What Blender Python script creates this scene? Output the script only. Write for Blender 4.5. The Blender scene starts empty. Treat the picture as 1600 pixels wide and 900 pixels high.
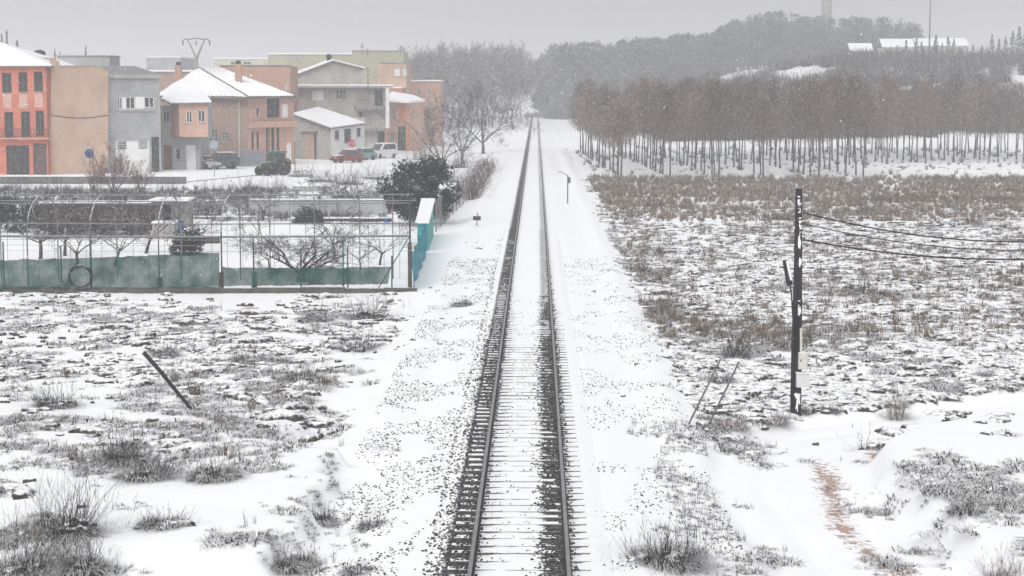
import bpy, math, random
import numpy as np
from mathutils import Vector, noise as mnoise

random.seed(7)
rng = np.random.default_rng(7)
scene = bpy.context.scene
COL = scene.collection
R = math.radians

# ---------------------------------------------------------------- camera
CX, CY, CZ = 0.29, 0.0, 8.4
FPX = 3000.0                                   # focal length in photo pixels (1600 wide)
PITCH, YAW = math.atan(310 / FPX), math.atan(38 / FPX)
cam_data = bpy.data.cameras.new('camera')
cam_data.sensor_width = 36.0
cam_data.lens = 36.0 * FPX / 1600
cam_data.clip_start = 0.5
cam_data.clip_end = 6000
cam = bpy.data.objects.new('camera', cam_data)
COL.objects.link(cam)
cam.location = (CX, CY, CZ)
cam.rotation_euler = (math.pi / 2 - PITCH, 0, YAW)
scene.camera = cam

# ---------------------------------------------------------------- sky, sun, exposure
SUN_EL, SUN_AZ = R(46), R(196)
world = bpy.data.worlds.new('World')
scene.world = world
world.use_nodes = True
wn, wl = world.node_tree.nodes, world.node_tree.links
wn.clear()
w_out = wn.new('ShaderNodeOutputWorld')
w_bg = wn.new('ShaderNodeBackground')
w_sky = wn.new('ShaderNodeTexSky')
w_sky.sky_type = 'NISHITA'
w_sky.sun_disc = False
w_sky.sun_elevation = SUN_EL
w_sky.sun_rotation = SUN_AZ
w_sky.air_density = 1.0
w_sky.dust_density = 6.0
w_sky.ozone_density = 1.0
w_hsv = wn.new('ShaderNodeHueSaturation')       # closed cloud cover: the sky has hardly any colour
w_hsv.inputs['Saturation'].default_value = 0.10
wl.new(w_sky.outputs[0], w_hsv.inputs['Color'])
w_mix = wn.new('ShaderNodeMix'); w_mix.data_type = 'RGBA'       # even cloud layer over the clear-sky light
w_mix.inputs['Factor'].default_value = 0.65
w_mix.inputs['B'].default_value = (4.6, 4.6, 4.75, 1)
wl.new(w_hsv.outputs[0], w_mix.inputs['A'])
wl.new(w_mix.outputs['Result'], w_bg.inputs['Color'])
w_bg.inputs['Strength'].default_value = 0.115
wl.new(w_bg.outputs[0], w_out.inputs['Surface'])

sun_data = bpy.data.lights.new('sun', 'SUN')
sun_data.energy = 1.5
sun_data.angle = R(60)
sun_data.color = (1.0, 0.985, 0.96)
sun = bpy.data.objects.new('sun', sun_data)
COL.objects.link(sun)
sdir = Vector((math.sin(SUN_AZ) * math.cos(SUN_EL), math.cos(SUN_AZ) * math.cos(SUN_EL), math.sin(SUN_EL)))
sun.rotation_euler = sdir.to_track_quat('Z', 'Y').to_euler()
sun.location = (0, 0, 80)

scene.view_settings.view_transform = 'Standard'
scene.view_settings.look = 'None'
scene.view_settings.gamma = 1.0
scene.view_settings.use_curve_mapping = False
scene.view_settings.exposure = 0.31
cy = scene.cycles
cy.max_bounces = 5
cy.diffuse_bounces = 3
cy.glossy_bounces = 2
cy.transmission_bounces = 3
cy.volume_bounces = 1
cy.transparent_max_bounces = 12
cy.use_denoising = True

# ---------------------------------------------------------------- photo pixel -> point in the place
_f = np.array([-math.sin(YAW) * math.cos(PITCH), math.cos(YAW) * math.cos(PITCH), -math.sin(PITCH)])
_r = np.array([math.cos(YAW), math.sin(YAW), 0.0])
_u = np.cross(_r, _f)
CAM = np.array([CX, CY, CZ])
def ray(px, py):
    return _f + _r * (px - 800) / FPX + _u * (450 - py) / FPX
def on_z(px, py, z=-0.6):                      # where the pixel's ray meets level ground
    d = ray(px, py); t = (z - CZ) / d[2]
    return CAM + d * t
def at_y(px, py, Y):                           # the pixel's point at distance Y
    d = ray(px, py); return CAM + d * (Y / d[1])
def x_at(px, Y, py=260):
    return float(at_y(px, py, Y)[0])
def z_at(py, Y, px=500):
    return float(at_y(px, py, Y)[2])

# ---------------------------------------------------------------- mesh helpers
class MB:
    def __init__(self): self.v = []; self.f = []
    def add(self, vs, fs):
        b = len(self.v); self.v.extend(vs); self.f.extend([tuple(b + i for i in f) for f in fs]); return self
    def box(self, x0, x1, y0, y1, z0, z1):
        return self.add([(x0,y0,z0),(x1,y0,z0),(x1,y1,z0),(x0,y1,z0),(x0,y0,z1),(x1,y0,z1),(x1,y1,z1),(x0,y1,z1)],
                        [(3,2,1,0),(4,5,6,7),(0,1,5,4),(1,2,6,5),(2,3,7,6),(3,0,4,7)])
    def obox(self, c, ax, ay, az):             # oriented box: centre and half axes
        c, ax, ay, az = map(np.asarray, (c, ax, ay, az))
        vs = [tuple(c + sx*ax + sy*ay + sz*az) for sz in (-1,1) for sx, sy in ((-1,-1),(1,-1),(1,1),(-1,1))]
        return self.add(vs, [(3,2,1,0),(4,5,6,7),(0,1,5,4),(1,2,6,5),(2,3,7,6),(3,0,4,7)])
    def tube(self, pts, rad, n=6, cap=True):
        pts = [np.asarray(p, float) for p in pts]
        if not hasattr(rad, '__len__'): rad = [rad] * len(pts)
        rings = []
        for i, p in enumerate(pts):
            d = pts[min(i+1, len(pts)-1)] - pts[max(i-1, 0)]
            d = d / (np.linalg.norm(d) + 1e-9)
            a = np.cross(d, (0, 0, 1.0) if abs(d[2]) < .95 else (1.0, 0, 0)); a /= np.linalg.norm(a)
            b = np.cross(d, a)
            rings.append([tuple(p + rad[i] * (a*math.cos(t) + b*math.sin(t))) for t in (2*math.pi*k/n for k in range(n))])
        vs = [q for rg in rings for q in rg]; fs = []
        for i in range(len(pts) - 1):
            for k in range(n):
                fs.append((i*n+k, (i+1)*n+k, (i+1)*n+(k+1) % n, i*n+(k+1) % n))
        if cap:
            fs.append(tuple(range(n))); fs.append(tuple((len(pts)-1)*n + k for k in reversed(range(n))))
        return self.add(vs, fs)
    def lathe(self, prof, n=12, c=(0,0,0), axis='z'):
        vs = []; fs = []
        for r_, h in prof:
            for k in range(n):
                t = 2*math.pi*k/n
                p = (r_*math.cos(t), r_*math.sin(t), h) if axis == 'z' else ((h, r_*math.cos(t), r_*math.sin(t)) if axis == 'x' else (r_*math.cos(t), h, r_*math.sin(t)))
                vs.append((c[0]+p[0], c[1]+p[1], c[2]+p[2]))
        m = len(prof)
        for i in range(m-1):
            for k in range(n): fs.append((i*n+k, i*n+(k+1) % n, (i+1)*n+(k+1) % n, (i+1)*n+k))
        fs.append(tuple(reversed(range(n)))); fs.append(tuple((m-1)*n+k for k in range(n)))
        return self.add(vs, fs)
    def slab(self, poly, t):                   # polygon (3D points, top) with thickness t straight down
        n = len(poly); top = [tuple(p) for p in poly]; bot = [(p[0], p[1], p[2]-t) for p in poly]
        fs = [tuple(range(n)), tuple(reversed(range(n, 2*n)))] + [(i, n+i, n+(i+1) % n, (i+1) % n) for i in range(n)]
        return self.add(top + bot, fs)
    def extrude(self, poly, vec):              # planar polygon swept along vec
        n = len(poly); a = [tuple(p) for p in poly]; b = [tuple(np.asarray(p) + vec) for p in poly]
        fs = [tuple(range(n)), tuple(reversed(range(n, 2*n)))] + [(i, n+i, n+(i+1) % n, (i+1) % n) for i in range(n)]
        return self.add(a + b, fs)
    def mesh(self, name):
        me = bpy.data.meshes.new(name); me.from_pydata([tuple(map(float, q)) for q in self.v], [], self.f); return me
    def build(self, name, mat, parent=None, smooth=False, loc=None):
        me = self.mesh(name)
        return link(name, me, mat, parent, smooth, loc)

def link(name, me, mat, parent=None, smooth=False, loc=None):
    if mat and not me.materials: me.materials.append(mat)
    if smooth: me.polygons.foreach_set('use_smooth', [True] * len(me.polygons))
    o = bpy.data.objects.new(name, me); COL.objects.link(o)
    if parent: o.parent = parent
    if loc is not None: o.location = loc
    return o

def np_mesh(name, V, F):
    """V (n,3) float, F (m,k) int with k = 3 or 4"""
    me = bpy.data.meshes.new(name)
    V = np.ascontiguousarray(V, np.float32); F = np.ascontiguousarray(F, np.int32)
    me.vertices.add(len(V)); me.vertices.foreach_set('co', V.ravel())
    me.loops.add(F.size); me.loops.foreach_set('vertex_index', F.ravel())
    me.polygons.add(len(F))
    me.polygons.foreach_set('loop_start', np.arange(0, F.size, F.shape[1], dtype=np.int32))
    me.update(calc_edges=True); me.validate()
    return me

def tag(o, label=None, cat=None, group=None, kind=None):
    if label: o['label'] = label
    if cat: o['category'] = cat
    if group: o['group'] = group
    if kind: o['kind'] = kind
    return o

def thing(name, label, cat, loc=(0, 0, 0), rz=0.0, group=None):
    o = bpy.data.objects.new(name, None); COL.objects.link(o)
    o.location = loc; o.rotation_euler = (0, 0, rz); o.empty_display_size = .3
    return tag(o, label, cat, group, 'thing')

def copy_tree(o, parent=None):
    c = o.copy(); COL.objects.link(c); c.parent = parent
    for ch in list(o.children): copy_tree(ch, c)
    return c

# ---------------------------------------------------------------- procedural materials
SNOW = (0.86, 0.87, 0.89)
def mat(name, col, col2=None, rough=.85, scale=2.0, snow=0.0, bump=0.0, metallic=0.0, rnd=0.0, stretch=None, detail=6, snow_lo=.30, spec=.3, streak=0.0):
    m = bpy.data.materials.new(name); m.use_nodes = True
    n, l = m.node_tree.nodes, m.node_tree.links
    b = n['Principled BSDF']; b.inputs['Roughness'].default_value = rough; b.inputs['Metallic'].default_value = metallic
    b.inputs['Specular IOR Level'].default_value = spec
    g = n.new('ShaderNodeNewGeometry'); nt = n.new('ShaderNodeTexNoise')
    nt.inputs['Scale'].default_value = scale; nt.inputs['Detail'].default_value = detail
    src = g.outputs['Position']
    if stretch:
        mp = n.new('ShaderNodeMapping'); mp.inputs['Scale'].default_value = stretch
        l.new(src, mp.inputs['Vector']); src = mp.outputs[0]
    l.new(src, nt.inputs['Vector'])
    if col2 is None: col2 = tuple(c * .72 for c in col)
    mr = n.new('ShaderNodeMapRange'); mr.inputs['From Min'].default_value = .34; mr.inputs['From Max'].default_value = .66
    l.new(nt.outputs['Fac'], mr.inputs['Value'])
    mx = n.new('ShaderNodeMix'); mx.data_type = 'RGBA'
    mx.inputs['A'].default_value = (*col, 1); mx.inputs['B'].default_value = (*col2, 1)
    l.new(mr.outputs[0], mx.inputs['Factor']); out = mx.outputs['Result']
    if streak:                                  # rain streaks and damp patches on old render
        n3 = n.new('ShaderNodeTexNoise'); n3.inputs['Scale'].default_value = 1.0; n3.inputs['Detail'].default_value = 9; n3.inputs['Roughness'].default_value = .68
        mp3 = n.new('ShaderNodeMapping'); mp3.inputs['Scale'].default_value = (.7, .7, .4); l.new(g.outputs['Position'], mp3.inputs['Vector']); l.new(mp3.outputs[0], n3.inputs['Vector'])
        r3 = n.new('ShaderNodeMapRange'); r3.inputs['From Min'].default_value = .48; r3.inputs['From Max'].default_value = .72; r3.inputs['To Max'].default_value = streak
        l.new(n3.outputs['Fac'], r3.inputs['Value']); m3 = n.new('ShaderNodeMix'); m3.data_type = 'RGBA'; l.new(out, m3.inputs['A']); m3.inputs['B'].default_value = (.16, .145, .13, 1)
        l.new(r3.outputs[0], m3.inputs['Factor']); out = m3.outputs['Result']
    if rnd:
        oi = n.new('ShaderNodeObjectInfo'); hs = n.new('ShaderNodeHueSaturation')
        r2 = n.new('ShaderNodeMapRange'); r2.inputs['To Min'].default_value = 1 - rnd; r2.inputs['To Max'].default_value = 1 + rnd
        l.new(oi.outputs['Random'], r2.inputs['Value']); l.new(r2.outputs[0], hs.inputs['Value']); l.new(r2.outputs[0], hs.inputs['Saturation'])
        l.new(out, hs.inputs['Color']); out = hs.outputs[0]
    if snow:                                    # settled snow: lies where the surface faces up
        sx = n.new('ShaderNodeSeparateXYZ'); l.new(g.outputs['Normal'], sx.inputs[0])
        n2 = n.new('ShaderNodeTexNoise'); n2.inputs['Scale'].default_value = 7.0; n2.inputs['Detail'].default_value = 4
        l.new(g.outputs['Position'], n2.inputs['Vector'])
        ad = n.new('ShaderNodeMath'); ad.operation = 'MULTIPLY_ADD'; ad.inputs[1].default_value = .9; ad.inputs[2].default_value = -.45
        l.new(n2.outputs['Fac'], ad.inputs[0])
        a2 = n.new('ShaderNodeMath'); a2.operation = 'ADD'; l.new(sx.outputs['Z'], a2.inputs[0]); l.new(ad.outputs[0], a2.inputs[1])
        m2 = n.new('ShaderNodeMapRange'); m2.inputs['From Min'].default_value = snow_lo; m2.inputs['From Max'].default_value = snow_lo + .25; m2.inputs['To Max'].default_value = snow
        l.new(a2.outputs[0], m2.inputs['Value'])
        mz = n.new('ShaderNodeMix'); mz.data_type = 'RGBA'; l.new(out, mz.inputs['A']); mz.inputs['B'].default_value = (*SNOW, 1)
        l.new(m2.outputs[0], mz.inputs['Factor']); out = mz.outputs['Result']
    l.new(out, b.inputs['Base Color'])
    if bump:
        bp = n.new('ShaderNodeBump'); bp.inputs['Strength'].default_value = bump; bp.inputs['Distance'].default_value = .05
        l.new(nt.outputs['Fac'], bp.inputs['Height']); l.new(bp.outputs[0], b.inputs['Normal'])
    return m

def net_mat(name, col, hole=.35, cell=22.0):    # woven shade netting: real gaps between the threads
    m = mat(name, col, tuple(c * .6 for c in col), scale=2.5)
    n, l = m.node_tree.nodes, m.node_tree.links
    b = n['Principled BSDF']
    nt = n.new('ShaderNodeTexNoise'); nt.inputs['Scale'].default_value = 1.3; nt.inputs['Detail'].default_value = 8
    g = n.new('ShaderNodeNewGeometry'); l.new(g.outputs['Position'], nt.inputs['Vector'])
    mr = n.new('ShaderNodeMapRange'); mr.inputs['From Min'].default_value = .3; mr.inputs['From Max'].default_value = .7
    mr.inputs['To Min'].default_value = min(1, 1 - hole + .18); mr.inputs['To Max'].default_value = 1 - hole - .12
    l.new(nt.outputs['Fac'], mr.inputs['Value']); l.new(mr.outputs[0], b.inputs['Alpha'])
    return m

m_snow = mat('snow', SNOW, (.82, .835, .86), rough=.7, scale=.8, bump=.15)

# ================================================================= GROUND
def vnoise(x, y, seed=0):
    xi = np.floor(x).astype(np.int64); yi = np.floor(y).astype(np.int64)
    fx = x - xi; fy = y - yi
    def h(a, b):
        n = (a * 374761393 + b * 668265263 + seed * 974711) & 0x7fffffff
        n = ((n ^ (n >> 13)) * 1274126177) & 0x7fffffff
        n = n ^ (n >> 16)
        return (n & 0xffff) / 65535.0
    sx = fx*fx*(3-2*fx); sy = fy*fy*(3-2*fy)
    return (h(xi,yi)*(1-sx)+h(xi+1,yi)*sx)*(1-sy) + (h(xi,yi+1)*(1-sx)+h(xi+1,yi+1)*sx)*sy
def fbm(x, y, o=4, seed=0):
    s = 0; a = .5; t = 0
    for k in range(o):
        s = s + a * vnoise(x*2**k + 17*k, y*2**k + 31*k, seed+k); t += a; a *= .5
    return s / t
def sstep(a, b, v):
    t = np.clip((v-a)/(b-a), 0, 1); return t*t*(3-2*t)

PATH = np.array([on_z(px, py, -.7)[:2] for px, py in ((1470, 1010), (1365, 900), (1285, 815), (1238, 760), (1240, 712), (1300, 682), (1420, 664), (1600, 640), (1800, 615))])
def path_dist(x, y):
    best = np.full(np.shape(x), 1e9)
    side = np.zeros(np.shape(x))
    for (a, b) in zip(PATH[:-1], PATH[1:]):
        d = b - a; L2 = d @ d
        t = np.clip(((x-a[0])*d[0] + (y-a[1])*d[1]) / L2, 0, 1)
        qx = x-(a[0]+t*d[0]); qy = y-(a[1]+t*d[1]); r = np.hypot(qx, qy)
        s = np.sign(d[0]*qy - d[1]*qx)          # + = left of travel direction
        side = np.where(r < best, s, side); best = np.minimum(best, r)
    return best, side

FENCE_Y = 84.8
FENCE_X = -5.0
# foot of the little earth bank in the near part of the open ground west of the track
def bank_x(y):
    return -4.45 - 0.10*(38-y) * (y < 38) + .16*np.sin(y*1.7) + .1*np.sin(y*4.1) - sstep(44.5, 47, y)*1.6
def hill(x, y):
    return 15.5 * sstep(8, 72, x) * sstep(310, 450, y) + 2.0*sstep(-40, -160, x)*sstep(220, 420, y)

def garden_mask(x, y):
    return (x < FENCE_X) & (y > FENCE_Y)

def clumps(x, y):
    return .5*fbm(x*.30, y*.30, 3, 77) + .5*fbm(x*1.25, y*.95, 3, 78)

def masks(x, y):
    """veg 0..1, soil 0..1, ballast 0..1 for points of the ground"""
    pd, side = path_dist(x, y); ax_ = np.abs(x)
    ragged = (fbm(x*.9, y*.5, 3, 5) - .5)
    right = sstep(4.3, 5.0, x + ragged*1.2)
    left = sstep(4.6, 6.2, -x + ragged*2.4) * (y < FENCE_Y + .3)
    left = left * (1 - .65*sstep(9.5, 7.0, -x)*sstep(54, 46, y))
    veg = np.maximum(right, left * .78)
    big = fbm(x*.16, y*.10, 3, 11)
    veg = veg * (0.62 + .75*(big-.4))
    onpath = sstep(2.5, 1.95, pd)
    inside = (side < 0) & (y < 60) & (x > 5)    # high ground on the outer side of the path
    veg = np.where(inside & (pd > 1.5), veg * (.16 + .30*sstep(9.0, 7.0, y-33+0*x)*sstep(8.2, 10.2, x)), veg)
    veg = veg * (1 - onpath)
    # verge of the path's other side, sprinkled with stubble
    veg = np.where((x > 2.6) & (x < 8) & (y < 52) & (side > 0) & (pd > 1.5) & (pd < 3.2), np.maximum(veg, .42*sstep(1.9, 2.4, pd)), veg)
    # stray stems and grit on the smooth snow
    veg = np.where((ax_ > 2.3) & (y < 120) & ~garden_mask(x, y), np.maximum(veg, .26*sstep(.40, .62, fbm(x*.5, y*.35, 3, 15))), veg)
    # dense dead-grass belt before the grove, cleaner snow between the rows
    belt = sstep(138, 150, y + 26*ragged) * sstep(198, 191, y + 8*ragged) * sstep(5.0, 7.5, x)
    veg = np.maximum(veg, belt * .95 * sstep(.30, .52, fbm(x*.09, y*.14, 3, 61)))
    veg = np.where((y > 196) & (x > 5), veg * .6, veg)
    # far ground
    far = (y > 300)
    veg = np.where(far & (np.abs(x) > 9), .42 + .5*(big-.4), veg)
    # between garden and street: rough grass
    yard = (x < FENCE_X - .5) & (y > 122) & (y < 172)
    veg = np.where(yard, .35 + .8*(big-.4), veg)
    veg = np.where(garden_mask(x, y) & (y <= 122), .12, veg)
    bk = np.exp(-((x - bank_x(y) - .12)/.16)**2) * sstep(33, 35, y) * sstep(49.5, 47, y) * sstep(.42, .56, fbm(x*.8, y*.9, 3, 40))
    rut = np.exp(-((pd - .62 - .25*np.sin(y*.6))/.34)**2) * (side < 0) * sstep(49, 46, y) * sstep(34, 36, y) * (.35 + .65*fbm(x*1.3, y*1.3, 3, 44))
    red = np.exp(-(((x - on_z(1378, 697)[0])/.35)**2 + ((y - on_z(1378, 697)[1])/.7)**2))
    soil = np.clip(rut*.9 + red*.9, 0, 1)
    ax = np.abs(x)
    ball = np.exp(-((x + 1.12)/.30)**4) + (.66+.26*sstep(78, 46, y))*np.exp(-((x - .64)/.24)**4) + .35*np.exp(-((x-1.0)/.16)**4) + .30*np.exp(-((x+.66)/.14)**4)
    ball = ball * (y < 700)
    sh = sstep(1.7, 2.2, ax) * sstep(4.6, 3.4, ax) * (.10 + .12*(x < 0))
    return np.clip(veg, 0, 1), soil, np.clip(np.maximum(ball, sh), 0, 1)

def height(x, y):
    ax = np.abs(x)
    z = -0.26 - 0.26*sstep(1.8, 4.2, ax)
    z = z - .10*sstep(4.6, 9, ax)
    veg, soil, _ = masks(x, y)
    z = z + veg * (.22*(fbm(x*.75, y*.75, 3, 2)-.5) + .16*(fbm(x*2.6, y*2.6, 3, 3)-.5))
    z = z + .05*(fbm(x*.5, y*.5, 3, 8)-.5) * sstep(1.9, 3, ax)
    z = z + .34*np.exp(-((ax - 3.9)/.65)**2)*(.25 + 1.1*fbm(x*.4, y*.22, 3, 19))*sstep(40, 54, y)*sstep(330, 260, y)
    # bank: ground steps up by a third of a metre to the west of bank_x
    z = z + .42 * sstep(.22, -.10, x - bank_x(y)) * sstep(32, 36, y) * sstep(60, 44, y)
    z = z - .12 * np.exp(-((x - bank_x(y) - .7)/.6)**2) * sstep(60, 46, y)
    pd, side = path_dist(x, y)
    z = z - .24*sstep(2.3, 1.7, pd) - .05*np.exp(-((pd-.75)/.22)**2)
    z = z + .50*((side < 0) & (y < 60) & (x > 5)) * sstep(1.7, 2.5, pd) * sstep(62, 52, y)
    z = z + .35*sstep(168, 178, y)*sstep(-13, -20, x)*(y < 320)      # the street lies a little higher
    return z + hill(x, y)

def axis(segs):
    out = []
    for a, b, s in segs:
        n = max(1, int(round(abs(b-a)/s))); out += list(np.linspace(a, b, n, endpoint=False))
    out.append(segs[-1][1]); return np.array(out)
gx = axis([(-900,-300,60),(-300,-100,12),(-100,-45,2.5),(-45,-22,.8),(-22,-14,.24),(-14,-5.2,.14),(-5.2,-2.6,.09),(-2.6,2.6,.2),(2.6,6,.12),(6,16,.14),(16,24,.24),(24,50,.8),(50,110,2.5),(110,300,12),(300,900,60)])
gy = axis([(-20,28,6),(28,34,.3),(34,60,.16),(60,82,.28),(82,130,.6),(130,200,1.2),(200,320,3),(320,600,8),(600,1000,30),(1000,2400,140)])
GX, GY = np.meshgrid(gx, gy)
xf, yf = GX.ravel(), GY.ravel()
zf = height(xf, yf)
zf = zf + .085*sstep(2.7, 1.3, np.abs(xf))*sstep(108, 118, yf)
zf = zf - .5 * ((np.abs(xf) < 1.55) & (yf > 29) & (yf < 119))       # makes room for the fine track bed sheet
NXg = len(gx); ii, jj = np.meshgrid(np.arange(len(gy)-1), np.arange(NXg-1), indexing='ij')
q = (ii*NXg + jj).ravel()
gF = np.stack([q, q+1, q+NXg+1, q+NXg], 1)
g_me = np_mesh('ground', np.stack([xf, yf, zf], 1), gF)
def put_masks(me, x, y):
    v_, s_, b_ = masks(x, y)
    c_ = np.where(y < 200, sstep(.40, .60, clumps(x, y)), .6)
    for nm, a in zip(('veg', 'soil', 'ballast'), (v_*(.60 + .40*c_), s_, b_)):
        at = me.attributes.new(nm, 'FLOAT', 'POINT'); at.data.foreach_set('value', a.astype(np.float32))
put_masks(g_me, xf, yf)

def ground_material():
    m = bpy.data.materials.new('snowy_ground'); m.use_nodes = True
    n, l = m.node_tree.nodes, m.node_tree.links
    b = n['Principled BSDF']; b.inputs['Roughness'].default_value = .8; b.inputs['Specular IOR Level'].default_value = .2
    g = n.new('ShaderNodeNewGeometry')
    def noise(scale, detail=6, rough=.6, stretch=None):
        t = n.new('ShaderNodeTexNoise'); t.inputs['Scale'].default_value = scale; t.inputs['Detail'].default_value = detail; t.inputs['Roughness'].default_value = rough
        src = g.outputs['Position']
        if stretch:
            mp = n.new('ShaderNodeMapping'); mp.inputs['Scale'].default_value = stretch; l.new(src, mp.inputs['Vector']); src = mp.outputs[0]
        l.new(src, t.inputs['Vector']); return t.outputs['Fac']
    def math_(op, a, b_=None, c=None):
        t = n.new('ShaderNodeMath'); t.operation = op
        for i, v in enumerate((a, b_, c)):
            if v is None: continue
            if isinstance(v, (int, float)): t.inputs[i].default_value = v
            else: l.new(v, t.inputs[i])
        return t.outputs[0]
    def rng_(v, a, b_, c=0., d=1.):
        t = n.new('ShaderNodeMapRange'); t.interpolation_type = 'SMOOTHSTEP'
        for i, w in ((1, a), (2, b_), (3, c), (4, d)):
            if isinstance(w, (int, float)): t.inputs[i].default_value = w
            else: l.new(w, t.inputs[i])
        l.new(v, t.inputs[0]); return t.outputs[0]
    def mix(f, a, b_):
        t = n.new('ShaderNodeMix'); t.data_type = 'RGBA'
        l.new(f, t.inputs['Factor'])
        for k, v in (('A', a), ('B', b_)):
            if isinstance(v, tuple): t.inputs[k].default_value = (*v, 1)
            else: l.new(v, t.inputs[k])
        return t.outputs['Result']
    def attr(nm):
        a = n.new('ShaderNodeAttribute'); a.attribute_name = nm; return a.outputs['Fac']
    veg, soil, ball = attr('veg'), attr('soil'), attr('ballast')
    n_mid, n_fine, n_big = noise(1.7, 7, .62), noise(9.0, 5, .65), noise(.35, 3)
    field = math_('ADD', math_('MULTIPLY', n_mid, .55), math_('MULTIPLY', n_fine, .45))
    thr = math_('MULTIPLY_ADD', veg, -.34, .735)
    litter = rng_(field, thr, math_('ADD', thr, .04))
    litter = math_('MULTIPLY', litter, rng_(veg, .01, .1))
    lit_col = mix(rng_(n_big, .35, .65), (.042, .036, .032), (.088, .066, .052))
    lit_col = mix(rng_(n_fine, .4, .62), lit_col, (.020, .018, .017))
    col = mix(litter, SNOW, lit_col)
    st = noise(26.0, 3, .6)
    bthr = math_('MULTIPLY_ADD', ball, -.52, .80)
    stones = rng_(st, bthr, math_('ADD', bthr, .06))
    stones = math_('MULTIPLY', stones, rng_(ball, .02, .09))
    st_col = mix(rng_(noise(40, 2), .4, .6), (.035, .034, .035), (.10, .095, .092))
    col = mix(stones, col, st_col)
    sl = rng_(math_('ADD', soil, math_('MULTIPLY', math_('SUBTRACT', noise(5.5, 7, .7), .5), 3.0)), .26, .66)
    sl = math_('MULTIPLY', sl, rng_(soil, .05, .2))
    so_col = mix(rng_(n_fine, .4, .6), (.44, .32, .265), (.33, .235, .195))
    col = mix(sl, col, so_col)
    l.new(col, b.inputs['Base Color'])
    bp = n.new('ShaderNodeBump'); bp.inputs['Strength'].default_value = .55; bp.inputs['Distance'].default_value = .05
    hgt = math_('ADD', n_mid, math_('MULTIPLY', n_fine, .45))
    l.new(math_('MULTIPLY', hgt, math_('MULTIPLY_ADD', veg, .8, .45)), bp.inputs['Height']); l.new(bp.outputs[0], b.inputs['Normal'])
    return m
m_ground = ground_material()
ground = link('ground', g_me, m_ground, smooth=True)
tag(ground, kind='structure')

# fine sheet of snow and ballast between and beside the rails
SL0, SLP = 30.35, 0.60
tx = np.arange(-1.75, 1.7501, .05); ty = np.concatenate([np.arange(29, 62, .06), np.arange(62, 120.5, .12)])
TX, TY = np.meshgrid(tx, ty); xt, yt = TX.ravel(), TY.ravel()
ph = (yt - SL0)/SLP; ph = np.abs(ph - np.round(ph)) * SLP             # distance to the nearest sleeper centre
zt = -.204 + .032*(fbm(xt*2.2, yt*2.2, 3, 21)-.5) + .020*(fbm(xt*11, yt*11, 2, 22)-.5) - .03*sstep(.3, .12, ph)*0
zt = zt + .055*sstep(60, 92, yt)
zt = zt - .035*np.clip(masks(xt, yt)[2], 0, 1)
zt = zt*(1-sstep(1.38, 1.70, np.abs(xt))) - .2545*sstep(1.38, 1.70, np.abs(xt)) - .03*sstep(1.68, 1.75, np.abs(xt))
zt = zt + (-.173 - zt)*sstep(108, 118, yt)*sstep(1.75, 1.45, np.abs(xt)) - .08*sstep(119.2, 120.4, yt)
NXt = len(tx); ii, jj = np.meshgrid(np.arange(len(ty)-1), np.arange(NXt-1), indexing='ij'); q = (ii*NXt+jj).ravel()
t_me = np_mesh('track_bed', np.stack([xt, yt, zt], 1), np.stack([q, q+1, q+NXt+1, q+NXt], 1))
put_masks(t_me, xt, yt)
tag(link('track_bed', t_me, m_ground, smooth=True), kind='structure')

def ground_z(x, y):
    return float(height(np.array([float(x)]), np.array([float(y)]))[0])
def foot(px, py):                              # the pixel's point on the real ground
    z = -.6
    for _ in range(4):
        p = on_z(px, py, z); z = ground_z(p[0], p[1])
    return np.array([p[0], p[1], z])

# ================================================================= RAILWAY TRACK
m_rail_top = mat('rail_steel', (.33, .33, .345), (.24, .235, .24), rough=.45, scale=3, metallic=.5)
m_rail = mat('rail_rust', (.06, .048, .042), (.035, .03, .028), rough=.8, scale=6)
m_sleeper = mat('sleeper_concrete', (.14, .135, .13), (.085, .08, .078), scale=6, snow=1.0, snow_lo=.35)
m_stone = mat('ballast_stone', (.040, .038, .038), (.085, .082, .08), scale=9, snow=.4, snow_lo=.92)
track = thing('railway_track', 'single railway line with snow between its concrete sleepers running to the misty woods', 'railway track', (0, 30, 0))
T0 = np.array([0, 30, 0])
for s in (-1, 1):
    c = s * .870
    prof = [(-.07, -.172), (.07, -.172), (.07, -.16), (.012, -.14), (.010, -.05), (.034, -.036), (.036, -.008), (-.036, -.008), (-.034, -.036), (-.010, -.05), (-.012, -.14), (-.07, -.16)]
    ys = np.concatenate([np.arange(28, 200, 6), np.arange(200, 601, 50)]) - 30
    mb = MB(); n = len(prof)
    for yy in ys: mb.v += [(c+px_, yy, pz) for px_, pz in prof]
    for i in range(len(ys)-1):
        for k in range(n): mb.f.append((i*n+k, i*n+(k+1) % n, (i+1)*n+(k+1) % n, (i+1)*n+k))
    mb.f.append(tuple(range(n))[::-1])
    rail = mb.build('rail', m_rail, track)
    hd = MB().box(c-.0355, c+.0355, -2, 570, -.0078, 0.0)
    hd.build('running_surface', m_rail_top, rail)
sl = MB()
zs = -.185
sl.add([(-1.3,-.13,zs-.16),(1.3,-.13,zs-.16),(1.3,.13,zs-.16),(-1.3,.13,zs-.16),(-1.29,-.11,zs),(-.45,-.11,zs),(-.45,.11,zs),(-1.29,.11,zs),
        (-.35,-.10,zs-.008),(.35,-.10,zs-.008),(.35,.10,zs-.008),(-.35,.10,zs-.008),(.45,-.11,zs),(1.29,-.11,zs),(1.29,.11,zs),(.45,.11,zs)],
       [(3,2,1,0),(4,5,6,7),(5,8,11,6),(8,9,10,11),(9,12,15,10),(12,13,14,15),(0,1,13,12,9,8,5,4),(2,3,7,6,11,10,15,14),(1,2,14,13),(3,0,4,7)])
sl_me = sl.mesh('sleeper'); sl_me.materials.append(m_sleeper)
clips = MB()
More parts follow.
